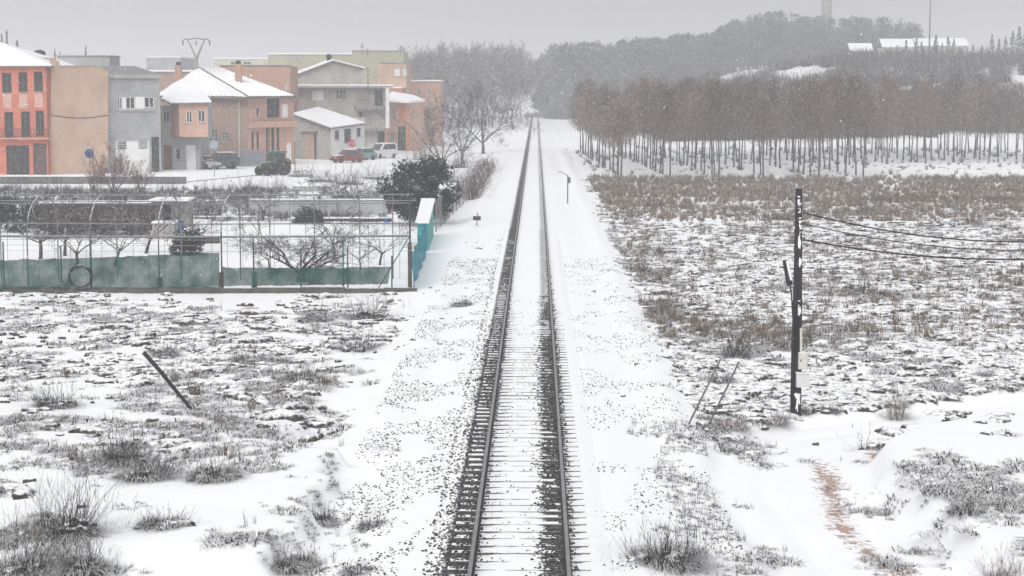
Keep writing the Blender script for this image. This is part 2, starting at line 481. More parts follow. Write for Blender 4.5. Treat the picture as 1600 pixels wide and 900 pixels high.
for i in range(147):
    yy = SL0 + i*SLP - 30
    o = bpy.data.objects.new('sleeper', sl_me); COL.objects.link(o); o.parent = track
    o.location = (random.uniform(-.02, .02), yy + random.uniform(-.02, .02), random.uniform(-.006, .004)); o.rotation_euler = (random.uniform(-.03, .03), 0, random.uniform(-.008, .008))
    if i < 110:
        for s in (-1, 1):
            for e in (-1, 1):
                cx_ = s*.87 + e*.10
                if random.random() < .6: clips.box(cx_-.025, cx_+.025, yy-.035, yy+.035, -.19, -.155)
tag(clips.build('rail_clip', m_rail, track), kind='stuff')

# ballast stones that stick out of the snow: one mass, not to be counted
def octa_cloud(P, S, seed=1):
    r_ = np.random.default_rng(seed); n = len(P)
    base = np.array([(1,0,0),(0,1,0),(-1,0,0),(0,-1,0),(0,0,.8),(0,0,-.8)], float)
    V = base[None] * S[:, None, None] * r_.uniform(.6, 1.35, (n, 6, 1))
    a = r_.uniform(0, 2*np.pi, n); ca, sa = np.cos(a)[:, None], np.sin(a)[:, None]
    X = V[..., 0]*ca - V[..., 1]*sa; Y = V[..., 0]*sa + V[..., 1]*ca
    V = np.stack([X, Y, V[..., 2]], -1) + P[:, None, :]
    F0 = np.array([(0,1,4),(1,2,4),(2,3,4),(3,0,4),(1,0,5),(2,1,5),(3,2,5),(0,3,5)])
    F = (F0[None] + (np.arange(n)*6)[:, None, None]).reshape(-1, 3)
    return V.reshape(-1, 3), F
def stones_in(x0, x1, y0, y1, n, zoff, s0, s1, seed, clump=0.0, soft=False):
    r_ = np.random.default_rng(seed)
    u = r_.random(n)**1.35
    y = y0 + (y1-y0)*u; x = r_.uniform(x0, x1, n)
    if soft: x = x1 - (x1-x0)*np.abs(r_.normal(0, .55, n)) if x0 > 0 else x1 - (x1-x0)*np.abs(r_.normal(0, .62, n))
    if clump:
        keep = fbm(x*1.1, y*.55, 3, seed) > clump; x, y = x[keep], y[keep]
    z = np.where(np.abs(x) < 1.55, -.235, height(x, y)) + zoff
    on = (np.abs((y-SL0)/SLP - np.round((y-SL0)/SLP))*SLP < .13) & (np.abs(x) < 1.3) & (r_.random(len(x)) < (.8 if x0 > 0 else .4)); z = np.where(on, -.182, z)
    return np.stack([x, y, z + r_.uniform(-.012, .012, len(x))], 1), r_.uniform(s0, s1, len(x))
sets = [stones_in(-1.42, -.92, 30, 118, 15000, .016, .020, .042, 31, .36, True), stones_in(.42, .81, 30, 80, 11000, .016, .020, .040, 32, .36, True),
        stones_in(.93, 1.06, 30, 110, 1600, .0, .02, .04, 33), stones_in(-.81, -.70, 30, 110, 1300, .0, .02, .04, 34),
        stones_in(-.78, .6, 30, 90, 4200, .004, .010, .026, 35, .40), stones_in(-1.75, -1.40, 30, 90, 1500, 0, .016, .036, 36, .42),
        stones_in(-4.1, -1.6, 30, 100, 11000, .0, .011, .034, 37, .47), stones_in(1.5, 4.4, 30, 100, 7500, .0, .010, .032, 38, .50)]
V, F = octa_cloud(np.concatenate([s[0] for s in sets]), np.concatenate([s[1] for s in sets]))
V = V - T0
tag(link('ballast_stone', np_mesh('ballast_stone', V, F), m_stone, track), kind='stuff')

# ================================================================= PLANTS
m_grass = mat('dry_grass', (.075, .059, .043), (.028, .023, .019), scale=.9, snow=.75, snow_lo=.74, detail=3)
m_tan_grass = mat('tan_grass', (.225, .175, .130), (.125, .098, .076), scale=.3, snow=.8, snow_lo=.6, detail=4)
m_dark_twig = mat('dark_twig', (.045, .038, .035), (.024, .021, .020), scale=3, snow=.6, snow_lo=.62)
m_bark = mat('bark', (.06, .052, .047), (.032, .028, .027), scale=4, snow=.9, snow_lo=.62, stretch=(1, 1, .3))
m_twig_grey = mat('grey_twig', (.095, .085, .08), (.055, .05, .048), scale=2, snow=.7, snow_lo=.6)
m_grove_bark = mat('grove_bark', (.115, .115, .115), (.07, .068, .068), scale=3, stretch=(1, 1, .25))
m_grove_crown = mat('grove_crown', (.195, .148, .120), (.12, .096, .085), scale=.4, rnd=.3, snow=.55, snow_lo=.55)
m_evergreen = mat('evergreen_leaf', (.022, .042, .028), (.012, .024, .018), scale=2.5, rough=.5, snow=.6, snow_lo=.84)
m_pine = mat('hazed_pine_needles', (.115, .13, .125), (.08, .094, .09), scale=.12, snow=.45, snow_lo=.6)  # needle colour paled: extra distance haze is put into the tone
m_green_grass = mat('green_grass', (.06, .085, .04), (.035, .05, .025), scale=4, snow=.5, snow_lo=.7)
m_red_twig = mat('reddish_twig', (.16, .085, .062), (.10, .06, .048), scale=3, snow=.8, snow_lo=.55)

def blades(n, spread, hgt, droop, wid, r_, up=.35):
    """a tuft of flopped blades: (n*3,3) + (n*2) triangles, two bent triangles a blade"""
    a = r_.uniform(0, 2*np.pi, n); rr = spread*.35*np.sqrt(r_.random(n))
    b0 = np.stack([rr*np.cos(a), rr*np.sin(a), np.full(n, -.03)], 1)
    a2 = a + r_.normal(0, .5, n); L = hgt * r_.uniform(.55, 1.2, n)
    out = np.stack([np.cos(a2), np.sin(a2), np.zeros(n)], 1)
    k = r_.uniform(.35, 1, n)[:, None]
    mid = b0 + out*(L[:, None]*droop*.45*k) + np.array([0, 0, 1.])*(L[:, None]*(1-.35*k*droop))*.62
    tip = mid + out*(L[:, None]*droop*.75*k) + np.array([0, 0, 1.])*(L[:, None]*(up - .65*k*droop))
    side = np.stack([-np.sin(a2), np.cos(a2), np.zeros(n)], 1) * (wid*r_.uniform(.6, 1.3, n))[:, None]
    V = np.stack([b0-side, b0+side, mid-side*.8, mid+side*.8, tip], 1).reshape(-1, 3)
    F0 = np.array([(0, 1, 3), (0, 3, 2), (2, 3, 4)])
    F = (F0[None] + (np.arange(n)*5)[:, None, None]).reshape(-1, 3)
    return V, F
def scatter(variants, P, S, seed, flat=None):
    r_ = np.random.default_rng(seed); Vs = []; Fs = []; base = 0
    which = r_.integers(0, len(variants), len(P)); ang = r_.uniform(0, 2*np.pi, len(P))
    for k, (V, F) in enumerate(variants):
        idx = np.where(which == k)[0]
        if not len(idx): continue
        ca, sa = np.cos(ang[idx])[:, None], np.sin(ang[idx])[:, None]
        s = S[idx][:, None]; zsc = (s if flat is None else s*flat[idx][:, None])
        X = (V[None, :, 0]*ca - V[None, :, 1]*sa)*s + P[idx, 0:1]
        Y = (V[None, :, 0]*sa + V[None, :, 1]*ca)*s + P[idx, 1:2]
        Z = V[None, :, 2]*zsc + P[idx, 2:3]
        W = np.stack([X, Y, Z], -1).reshape(-1, 3)
        FF = (F[None] + (np.arange(len(idx))*len(V))[:, None, None]).reshape(-1, 3) + base
        Vs.append(W); Fs.append(FF); base += len(W)
    return np.concatenate(Vs), np.concatenate(Fs)
vr = np.random.default_rng(90)
tuft_low = [blades(22, .5, .26, 1.25, .013, vr) for _ in range(6)]
tuft_mat = [blades(46, .9, .30, 1.35, .015, vr, .25) for _ in range(6)]
tuft_tall = [blades(26, .35, .55, .55, .011, vr, .5) for _ in range(5)]
stalk = [blades(7, .25, .6, .35, .007, vr, .6) for _ in range(5)]

def sow(name, label, variants, x0, x1, y0, y1, n, seed, material, s0, s1, lim=.15, gain=1.0, clump=.5, flat=None, wide=False):
    r_ = np.random.default_rng(seed)
    u = r_.random(n); y = y0*(y1/y0)**u if not wide else r_.uniform(y0, y1, n)
    if wide is False and x1 - x0 > 10:
        lim_x = .30*y + 3
        x = np.clip(x0, -lim_x, lim_x) + (np.clip(x1, -lim_x, lim_x)-np.clip(x0, -lim_x, lim_x))*r_.random(n)
    else: x = r_.uniform(x0, x1, n)
    veg, _, _ = masks(x, y)
    c = clumps(x, y)
    keep = (veg > lim) & (r_.random(n) < gain*veg*sstep(clump-.05, clump+.07, c + .22*(veg-.5)))
    x, y = x[keep], y[keep]
    S = r_.uniform(s0, s1, len(x)) * (.7+.6*c[keep])
    fl = None if flat is None else r_.uniform(flat[0], flat[1], len(x))
    V, F = scatter(variants, np.stack([x, y, height(x, y)], 1), S, seed, fl)
    return tag(link(name, np_mesh(name, V, F), material), label, 'grass', kind='stuff')
sow('dry_grass', 'flattened dry grass poking through snow on the open ground beside the garden fence', tuft_mat+tuft_low, -26, -4.6, 33, 80, 7500, 101, m_grass, .5, 1.1, gain=1.2, clump=.50, flat=(.45, 1.0))
sow('dry_grass', 'flattened dry grass poking through snow on the wide field beside the grove', tuft_mat+tuft_low, 4.4, 50, 33, 130, 15000, 102, m_grass, .5, 1.15, gain=1.35, clump=.445, flat=(.45, 1.0))
sow('tall_grass', 'pale dead grass standing in the belt before the grove', tuft_tall, 5.5, 72, 132, 200, 11500, 103, m_tan_grass, .7, 1.35, lim=.4, clump=.36, wide=True)
sow('tall_grass', 'loose pale stalks standing all over the wide field', tuft_tall+stalk, 4.6, 45, 66, 142, 3900, 104, m_tan_grass, .55, 1.1, clump=.47)
sow('tall_grass', 'loose pale stalks on the open ground west of the track', tuft_tall+stalk, -26, -4.8, 34, 80, 1300, 105, m_tan_grass, .4, .8, clump=.55)
sow('dry_grass', 'grey rough grass between the grove trees', tuft_low+tuft_tall, 6, 85, 182, 300, 2600, 106, m_grass, .8, 1.6, lim=.05, gain=2.2, clump=.5, wide=True)
sow('rough_grass', 'grey rough grass and weeds between the garden and the street', tuft_tall+tuft_mat, -52, -6, 132, 173, 8500, 107, m_twig_grey, .8, 1.5, lim=.02, gain=1.7, clump=.46, wide=True)

sow('verge_stubble', 'fine dark stubble along the verge between dirt track and railway', tuft_low+stalk, 2.6, 8.5, 33, 54, 5200, 108, m_grass, .16, .42, lim=.14, gain=2.2, clump=.44)
sow('verge_stubble', 'fine dark stubble on the raised ground beyond the dirt track', tuft_low+stalk, 6.5, 16, 33, 54, 4200, 109, m_grass, .18, .45, lim=.10, gain=1.2, clump=.52)
sow('verge_stubble', 'fine dark stubble in the near open ground west of the railway', tuft_low+stalk, -14, -3, 32, 52, 4200, 110, m_grass, .16, .5, lim=.10, gain=2.0, clump=.47)
# shaggy dark fringe along the little earth bank
r_ = np.random.default_rng(311); yb = r_.uniform(34.5, 48, 240); yb = yb[fbm(yb*.8, yb*0, 3, 312) > .47]; xb = bank_x(yb) + r_.normal(.06, .07, len(yb))
V, F = scatter(tuft_mat+tuft_low, np.stack([xb, yb, height(xb, yb)+.02], 1), r_.uniform(.15, .42, len(yb)), 313); tag(link('bank_fringe', np_mesh('bank_fringe', V, F), m_grass), 'dark grass fringe hanging along the edge of the little earth bank', 'grass', kind='stuff')
# matted mounds of dead grass: snow lies on top, the steep dark side shows underneath
m_mound = mat('matted_grass', (.085, .066, .052), (.014, .012, .012), scale=13, stretch=(1, 1, .5), snow=1.0, snow_lo=.715, detail=5)
def mound(r_, n=9):
    a = np.sort(r_.uniform(0, 2*np.pi, n)) if False else np.arange(n)*2*np.pi/n + r_.uniform(-.25, .25, n)
    R0 = r_.uniform(.65, 1.3, n); R1 = R0*r_.uniform(.62, .95, n); R2 = R0*r_.uniform(.2, .5, n)
    ex = r_.uniform(1.0, 1.9); ring = lambda R_, z: np.stack([R_*np.cos(a)*ex*.5, R_*np.sin(a)*.5, z], 1)
    V = np.concatenate([ring(R0, np.full(n, -.25)), ring(R1, r_.uniform(.35, .95, n)), ring(R2, r_.uniform(.8, 1.15, n)), [[0, 0, 1.0]]])
    F = []
    for k in range(n):
        j = (k+1) % n
        F += [(k, j, n+j), (k, n+j, n+k), (n+k, n+j, 2*n+j), (n+k, 2*n+j, 2*n+k), (2*n+k, 2*n+j, 3*n)]
    return V, np.array(F)
mounds = [mound(vr, vr.integers(7, 11)) for _ in range(12)]
def heap(name, label, x0, x1, y0, y1, n, seed, w0, w1, h0, h1, lim=.2):
    r_ = np.random.default_rng(seed); y = y0*(y1/y0)**r_.random(n); lx = .30*y+3
    a_, b_ = np.clip(x0, -lx, lx), np.clip(x1, -lx, lx); x = a_ + (b_-a_)*r_.random(n)
    veg, _, _ = masks(x, y); c = .5*fbm(x*.20, y*.14, 3, seed+1) + .5*fbm(x*.9, y*.7, 3, seed+2)
    keep = (veg > lim) & (r_.random(n) < sstep(.12, .72, veg)*(.06 + .94*sstep(.43, .60, c))*(.03 + .97*sstep(44, 58, y))); x, y, c = x[keep], y[keep], c[keep]
    S = (w0 + (w1-w0)*r_.random(len(x))**2.2)*(.6+.8*c)*(1+.004*(y-33)); fl = (h0 + (h1-h0)*r_.random(len(x)))/S**.6
    P_ = np.stack([x, y, height(x, y)], 1); V, F = scatter(mounds, P_, S, seed, fl*.85)
    nr = (y < 75) & (r_.random(len(x)) < .75) & (S > .16)
    if w1 > .3:
        V2, F2 = scatter(tuft_mat, P_[nr] + np.array([0, 0, .03]), S[nr]*.75, seed+5, np.full(nr.sum(), .62)); tag(link('grass_fringe', np_mesh('grass_fringe', V2, F2), m_grass), 'dry grass hanging over the matted mounds ' + label.split(' with snow ')[-1], 'grass', kind='stuff')
    return tag(link(name, np_mesh(name, V, F), m_mound), label, 'grass', kind='stuff')
heap('matted_grass', 'dark matted grass mounds capped with snow on the open ground beside the garden', -26, -4.9, 33, 84, 8500, 301, .14, .8, .10, .20)
heap('matted_grass', 'dark matted grass mounds capped with snow all over the wide field', 4.6, 50, 33, 150, 29000, 302, .14, .8, .10, .20)
heap('stray_stubble', 'small dark stubble on the smooth snow beside the ballast', -5.2, 8, 33, 110, 7000, 303, .06, .22, .05, .12, .12)

# ---- bare bushes: thing > twigs, grass
def twig_bush(seed, rad, hgt, n, wid=.007, lean=.6):
    r_ = np.random.default_rng(seed); Vs = []; Fs = []; base = 0
    a = r_.uniform(0, 2*np.pi, n); t = np.minimum(np.abs(r_.normal(0, lean, n)), 1.5); L = hgt*r_.uniform(.4, 1.1, n)*(1 + .5*np.sin(t)*min(1.5, max(0, rad/max(hgt, .05)-.5)))
    rr = rad*.6*np.sqrt(r_.random(n))
    for i in range(n):
        p = np.array([rr[i]*math.cos(a[i]), rr[i]*math.sin(a[i]), -.05]); d = np.array([math.cos(a[i])*math.sin(t[i]), math.sin(a[i])*math.sin(t[i]), math.cos(t[i])])
        sd = np.array([-math.sin(a[i]+.6), math.cos(a[i]+.6), 0])
        w = wid*1.4
        for k in range(3):
            q = p + d*L[i]/3
            Vs += [p-sd*w, p+sd*w, q+sd*w*.7, q-sd*w*.7]; Fs += [(base, base+1, base+2), (base, base+2, base+3)]; base += 4
            for _ in range(2):
                e = d + r_.normal(0, .55, 3); e /= np.linalg.norm(e); s2 = np.cross(e, (0, 0, 1)); s2 /= np.linalg.norm(s2)+1e-6
                Vs += [q-s2*wid*.8, q+s2*wid*.8, q+e*L[i]*.28*r_.uniform(.5, 1.2)]; Fs += [(base, base+1, base+2)]; base += 3
            p = q; d = d + r_.normal(0, .34, 3) - np.array([0, 0, .10]); d /= np.linalg.norm(d); w *= .7
    return np.array(Vs), np.array(Fs)
def bush(px, py, wpx, hpx, label, kind='dark', seed=0, dense=1.0, group='bare bushes in the snow', name='dry_bush'):
    p = foot(px, py); sc = FPX/p[1]; grow_ = 1.4 if p[1] < 85 and kind == 'dark' else 1.0; rad = wpx*grow_/2/sc; hgt = hpx*grow_/sc
    b = thing(name, label, 'bush', tuple(p), group=group)
    mt = {'dark': m_dark_twig, 'red': m_red_twig, 'tan': m_tan_grass, 'grey': m_twig_grey, 'green': m_green_grass}[kind]
    V, F = twig_bush(seed+500, rad, hgt, int((120 if kind in ('dark', 'red') else 75)*dense), wid=.0028+.00006*p[1], lean=(1.05 if kind == 'dark' else .75 if kind != 'tan' else .25)+.3*min(1.6, rad/max(hgt, .05))*(kind != 'tan'))
    link('twigs', np_mesh('twigs', V, F), mt, b)
    gv, gf = blades(int(330*dense), rad*2.0, min(hgt, .5)*.85, 1.3, .004+.00007*p[1], np.random.default_rng(seed+900))
    link('matted_grass', np_mesh('matted_grass', gv, gf), m_grass if kind in ('dark', 'grey') else mt, b)
    if kind in ('dark', 'red') and p[1] < 85:
        ng = 14; rr_ = np.random.default_rng(seed+77); pp_ = np.stack([rr_.normal(0, rad*.38, ng), rr_.normal(0, rad*.30, ng), np.full(ng, -.02)], 1); mv, mf = scatter(mounds, pp_, rad*rr_.uniform(.18, .42, ng), seed+78, np.full(ng, min(.9, .6*hgt/rad)))
        link('matted_base', np_mesh('matted_base', mv, mf), m_mound if kind != 'red' else mt, b)
    return b

# ---- bare trees: thing > trunk, crown
def grow(seed, height_, trunk_h, r0, n_main, levels, spread, up, twig_len, twigs, kids=(5, 4, 4), lens=(.5, .5, .5), twig_w=.012, leader=False, droop=0., wiggle=.12):
    r_ = np.random.default_rng(seed); T = MB(); tv = []; tf = []
    C = MB()
    def unit(v): return v/(np.linalg.norm(v)+1e-9)
    def twig(p, d, L):
        e = unit(d); s = unit(np.cross(e, r_.normal(0, 1, 3)))*twig_w
        b = len(tv); m = p + e*L*.55; e2 = unit(e + r_.normal(0, .3, 3) + np.array([0, 0, up*.4-droop*.3]))
        tv.extend([p-s, p+s, m+s*.7, m-s*.7, m+e2*L*.5]); tf.extend([(b, b+1, b+2), (b, b+2, b+3), (b+3, b+2, b+4)])
    def limb(p, d, L, r, lev):
        k = 4 if lev <= 1 else 3
        pts = [p]; rad = [r]; q = p.copy()
        for i in range(k):
            d = unit(d + r_.normal(0, wiggle, 3) + np.array([0, 0, up*.12 - droop*.1*lev])); q = q + d*L/k
            pts.append(q.copy()); rad.append(max(r*(1-.75*(i+1)/k), .004))
        (T if lev == 0 else C).tube(pts, rad, 6 if lev == 0 else (4 if lev == 1 else 3), cap=False)
        if lev >= levels:
            for _ in range(twigs):
                t = r_.uniform(.15, 1); i = min(int(t*k), k-1); pp = pts[i] + (pts[i+1]-pts[i])*(t*k-i)
                twig(pp, unit(pts[i+1]-pts[i]) + r_.normal(0, .6, 3) + np.array([0, 0, up*.5]), twig_len*r_.uniform(.5, 1.2))
            return
        for j in range(kids[min(lev, len(kids)-1)]):
            t = r_.uniform(.3, 1); i = min(int(t*k), k-1); pp = pts[i] + (pts[i+1]-pts[i])*(t*k-i)
            ax = unit(pts[i+1]-pts[i]); sidev = unit(np.cross(ax, r_.normal(0, 1, 3)))
            dd = unit(ax*.75 + sidev*spread*r_.uniform(.6, 1.2) + np.array([0, 0, up*.3]))
            limb(pp, dd, L*lens[min(lev, len(lens)-1)]*r_.uniform(.7, 1.2), max(rad[i]*.55, .006), lev+1)
    p = np.array([0, 0, -.15]); pts = [p]; d = np.array([0, 0, 1.])
    H = height_*.86 if leader else trunk_h
    ns = 8 if leader else 4
    for i in range(ns):
        d = unit(d + r_.normal(0, .04 if leader else .10, 3)); p = p + d*(H+.15)/ns; pts.append(p)
    rad = [r0*1.25] + [r0*(1 - (.85 if leader else .35)*(i+1)/ns) for i in range(ns)]
    T.tube(pts, rad, 7, cap=False)
    for j in range(n_main):
        if leader:
            z = trunk_h + (H-trunk_h)*((j+.5)/n_main)**.9; i = min(int((z+.15)/(H+.15)*ns), ns-1); pp = pts[i] + (pts[i+1]-pts[i])*((z+.15)/(H+.15)*ns - i)
            L = spread*height_*.30*(1-.55*(z-trunk_h)/(H-trunk_h+.01))*r_.uniform(.75, 1.2)
        else:
            pp = pts[-1] - (pts[-1]-pts[-2])*r_.uniform(0, .8); L = (height_-trunk_h)*r_.uniform(.75, 1.1)
        a = 2*math.pi*j/n_main*(2.4 if leader else 1) + r_.uniform(-.4, .4)
        dd = unit(np.array([math.cos(a)*spread, math.sin(a)*spread, .35+up]))
        limb(pp, dd, L, rad[-1]*.62 if not leader else r0*.32, 0 if not leader else 1)
    return T, C, np.array(tv), np.array(tf)
def merge_mesh(name, C, tv, tf):
    me = bpy.data.meshes.new(name); b = len(C.v)
    me.from_pydata([tuple(map(float, v)) for v in C.v] + [tuple(map(float, v)) for v in tv], [], C.f + [tuple(int(b+i) for i in f) for f in tf])
    return me
def tree_meshes(nm, mbark, mtwig, **kw):
    T, C, tv, tf = grow(**kw)
    k = kw['height_']/max(np.percentile(tv[:, 2], 98), 1e-3); kx = math.sqrt(k)
    for lst in (T.v, C.v):
        lst[:] = [(q[0]*kx, q[1]*kx, q[2]*k) for q in lst]
    tv = tv*np.array([kx, kx, k])
    a = T.mesh('trunk'); a.materials.append(mbark); b = merge_mesh('crown', C, tv, tf); b.materials.append(mtwig)
    return a, b
def plant(meshes, label, loc, rz=0., sc=1.0, cat='tree', group=None, name='bare_tree', zs=None):
    t = thing(name, label, cat, tuple(loc), rz, group); t.scale = (sc, sc, zs or sc)
    for nm, me in zip(('trunk', 'crown'), meshes): o = bpy.data.objects.new(nm, me); COL.objects.link(o); o.parent = t
    return t

ONES = 'zeroth first second third fourth fifth sixth seventh eighth ninth tenth eleventh twelfth thirteenth fourteenth fifteenth sixteenth seventeenth eighteenth nineteenth'.split()
def nth(n): return ONES[n] if n < 20 else ('twentieth', 'thirtieth', 'fortieth')[n//10-2] if n % 10 == 0 else ('twenty', 'thirty', 'forty')[n//10-2] + '-' + ONES[n % 10]
# ---- the planted grove: slim trunks, reddish brown crowns with leaves still hanging
def grove_variant(seed):
    r_ = np.random.default_rng(seed)
    H = 9.6; T, C, tv, tf = grow(seed, H, 3.5, .10, 18, 2, .80, .75, .8, 5, kids=(3, 4), lens=(.6, .6), twig_w=.017, leader=True, wiggle=.13)
    # leftover leaves: small faces spread through the crown along the twigs
    tips = tv.reshape(-1, 5, 3)[:, 3:5, :].reshape(-1, 3)
    sel = r_.choice(len(tips), 1300); P = tips[sel] + r_.normal(0, .16, (1300, 3))
    a = r_.normal(0, 1, (1300, 3)); a /= np.linalg.norm(a, axis=1)[:, None]; b = np.cross(a, r_.normal(0, 1, (1300, 3))); b /= np.linalg.norm(b, axis=1)[:, None]
    s = r_.uniform(.035, .075, (1300, 1))
    LV = np.stack([P-a*s*1.2, P+b*s*.7, P+a*s*1.2, P-b*s*.7], 1).reshape(-1, 3)
    nv = 950; hz_ = r_.beta(1.5, 1.6, nv); an = r_.uniform(0, 6.28, nv); env = 2.15*np.sin(np.pi*np.clip(hz_*.80+.17, 0, 1))**.8
    rad = env*np.sqrt(r_.random(nv)); P = np.stack([rad*np.cos(an), rad*np.sin(an), 3.3 + 6.0*hz_], 1)
    dr = np.stack([np.cos(an)*.45, np.sin(an)*.45, np.full(nv, 1.)], 1) + r_.normal(0, .35, (nv, 3)); dr /= np.linalg.norm(dr, axis=1)[:, None]
    sd = np.cross(dr, r_.normal(0, 1, (nv, 3))); sd /= np.linalg.norm(sd, axis=1)[:, None]; sd *= r_.uniform(.010, .020, (nv, 1)); ln = r_.uniform(.35, .95, (nv, 1))
    tw = np.stack([P-sd, P+sd, P+dr*ln*.5+sd*.8, P+dr*ln*.5-sd*.8, P+dr*ln], 1).reshape(-1, 3); k0 = len(tv)
    tv = np.concatenate([tv, tw]); tf = np.concatenate([tf, (np.array([(0, 1, 2), (0, 2, 3), (3, 2, 4)])[None] + (np.arange(nv)*5)[:, None, None]).reshape(-1, 3) + k0])
    me_t = T.mesh('trunk'); me_t.materials.append(m_grove_bark)
    n0 = len(C.v) + len(tv)
    me = bpy.data.meshes.new('crown')
    me.from_pydata([tuple(map(float, v)) for v in C.v] + [tuple(map(float, v)) for v in tv] + [tuple(map(float, v)) for v in LV], [],
                   C.f + [tuple(int(len(C.v)+i) for i in f) for f in tf] + [tuple(n0+4*k+j for j in range(4)) for k in range(1300)])
    me.materials.append(m_grove_crown)
    return me_t, me
grove = [grove_variant(700+i) for i in range(6)]
gl = 0
for ci in range(13):
    x_front = 9.1 + 5.0*ci
    y_start = 197 + (3 if ci % 2 else 0) if ci < 6 else 232 + 2*(ci-6)
    back_ = 0
    for ri in range(20):
        y = y_start + 4.1*ri + random.uniform(-.5, .5)
        x = x_front - .03*(y-197) + random.uniform(-.22, .22)
        if y > 292 or x > .275*y - .5 or random.random() < .05: continue
        back_ += 1
        if ri == 0 and ci < 6:
            lab = ['front tree at the corner of the grove, next to the railway', 'second front tree of the grove counting from the railway', 'third front tree of the grove counting from the railway', 'fourth front tree of the grove counting from the railway', 'fifth front tree of the grove counting from the railway', 'sixth front tree of the grove counting from the railway'][ci]
        else: lab = 'slim brown-crowned grove tree, %s row from the railway, %s from the front' % (nth(ci+1), nth(back_))
        plant(grove[gl % 6], lab, (x, y, ground_z(x, y)), random.uniform(0, 6.28), random.uniform(.82, 1.08), group='trees planted in rows in the grove', name='grove_tree', zs=random.uniform(.80, 1.13)); gl += 1

# ---- far pine wood
def pine_variant(seed, H=17):
    r_ = np.random.default_rng(seed); V = []; F = []
    tr = MB().tube([(0, 0, -.3), (r_.normal(0, .2), r_.normal(0, .2), H*.5), (r_.normal(0, .4), r_.normal(0, .4), H*.9)], [.3, .22, .06], 5, cap=False)
    V += [np.array(v) for v in tr.v]; F += [t for f in tr.f for t in ((f[0], f[1], f[2]), (f[0], f[2], f[3]))]
    for k in range(34):
        h = r_.uniform(.14, 1); a = r_.uniform(0, 6.28); rr = (1-h)**.6*3.6*r_.uniform(.3, 1) + .3
        c = np.array([rr*math.cos(a), rr*math.sin(a), H*(h*.93)]); R_ = r_.uniform(.9, 1.6)
        for j in range(20):
            p = c + r_.normal(0, .5, 3)*R_*np.array([1, 1, .6]); u = r_.normal(0, 1, 3); w = r_.normal(0, 1, 3); s = r_.uniform(.25, .5)
            b = len(V); V += [p+u*s*.6, p+w*s*.6, p-(u+w)*s*.4]; F.append((b, b+1, b+2))
    return np.array(V), np.array(F)
pines = [pine_variant(800+i) for i in range(6)]
def pine_positions():
    r_ = np.random.default_rng(55); P = []; S = []
    for k in range(520):                        # level wood behind the grove, then the wood on the hill
        x = r_.uniform(2, 62); y = r_.uniform(580, 680)
        if x < 1.5 + .012*(y-395)*0: continue
        top = np.interp(838 + x*FPX/y, [838, 870, 960, 1050, 1110, 1150, 1250], [92, 66, 62, 54, 50, 26, 20])
        H = (140-top)/FPX*y + CZ - ground_z(x, y); P.append((x, y, ground_z(x, y))); S.append(H/17*r_.uniform(.72, 1.04))
    for k in range(230):
        x = r_.uniform(56, 134); y = r_.uniform(600, 680)
        px = 838 + x*FPX/y
        if px > 1440: continue
        top = np.interp(px, [1110, 1150, 1200, 1270, 1340, 1400, 1425, 1440], [50, 24, 14, 22, 26, 26, 34, 52])
        H = (140-top)/FPX*y + CZ - ground_z(x, y); P.append((x, y, ground_z(x, y))); S.append(H/17*r_.uniform(.70, 1.03))
    return np.array(P), np.array(S)
P, S = pine_positions()
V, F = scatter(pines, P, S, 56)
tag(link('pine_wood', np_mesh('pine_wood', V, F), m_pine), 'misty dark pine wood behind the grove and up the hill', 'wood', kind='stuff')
# young conifers standing before the white roofed farm on the hill
def conifer(seed, H):
    r_ = np.random.default_rng(seed); T = MB().tube([(0, 0, -.3), (0, 0, H)], [.14, .03], 5); V = []; F = []
    for k in range(420):
        h = r_.uniform(.06, 1)**1.1; a = r_.uniform(0, 6.28); rr = (1-h)*H*.24*r_.uniform(.3, 1.1)+.05
        p = np.array([rr*math.cos(a), rr*math.sin(a), H*h]); u = r_.normal(0, 1, 3); w = r_.normal(0, 1, 3); s = r_.uniform(.2, .4)
        b = len(V); V += [p+u*s*.6, p+w*s*.6, p-(u+w)*s*.4]; F.append((b, b+1, b+2))
    a = T.mesh('trunk'); a.materials.append(m_bark); c = np_mesh('crown', np.array(V), np.array(F)); c.materials.append(m_pine); return a, c
con = [conifer(830+i, 9.0) for i in range(4)]
k = 0
for px, top in ((1388, 80), (1398, 72), (1412, 64), (1428, 60), (1436, 66), (1448, 78), (1458, 56), (1468, 68), (1477, 58), (1486, 62), (1493, 74), (1516, 70), (1530, 72), (1545, 56), (1556, 62), (1566, 58), (1577, 50), (1587, 44), (1596, 52), (1608, 46)):
    Y = 462 + (k % 3)*6; x = x_at(px, Y); z = ground_z(x, Y); H = (140-top)/FPX*Y + CZ - z
    plant(con[k % 4], '%s pointed conifer in the misty hill row, counted from the wood' % nth(k+1), (x, Y, z), k*1.3, max(.4, H/9.0), group='conifers in a row on the hill', name='conifer_tree'); k += 1
# scrub on the hillside between grove and farm
r_ = np.random.default_rng(91); x = r_.uniform(22, 125, 2400); y = r_.uniform(330, 470, 2400); kp = (fbm(x*.05, y*.05, 3, 92) > .44) & (838+x*FPX/y < 1640); x, y = x[kp], y[kp]
hb = [twig_bush(930+i, 1.6, 1.9, 60, .03, .7) for i in range(4)]
V, F = scatter(hb, np.stack([x, y, height(x, y)], 1), r_.uniform(.6, 1.7, len(x)), 93); tag(link('hill_scrub', np_mesh('hill_scrub', V, F), m_twig_grey), 'grey scrub scattered over the snowy hillside', 'scrub', kind='stuff')
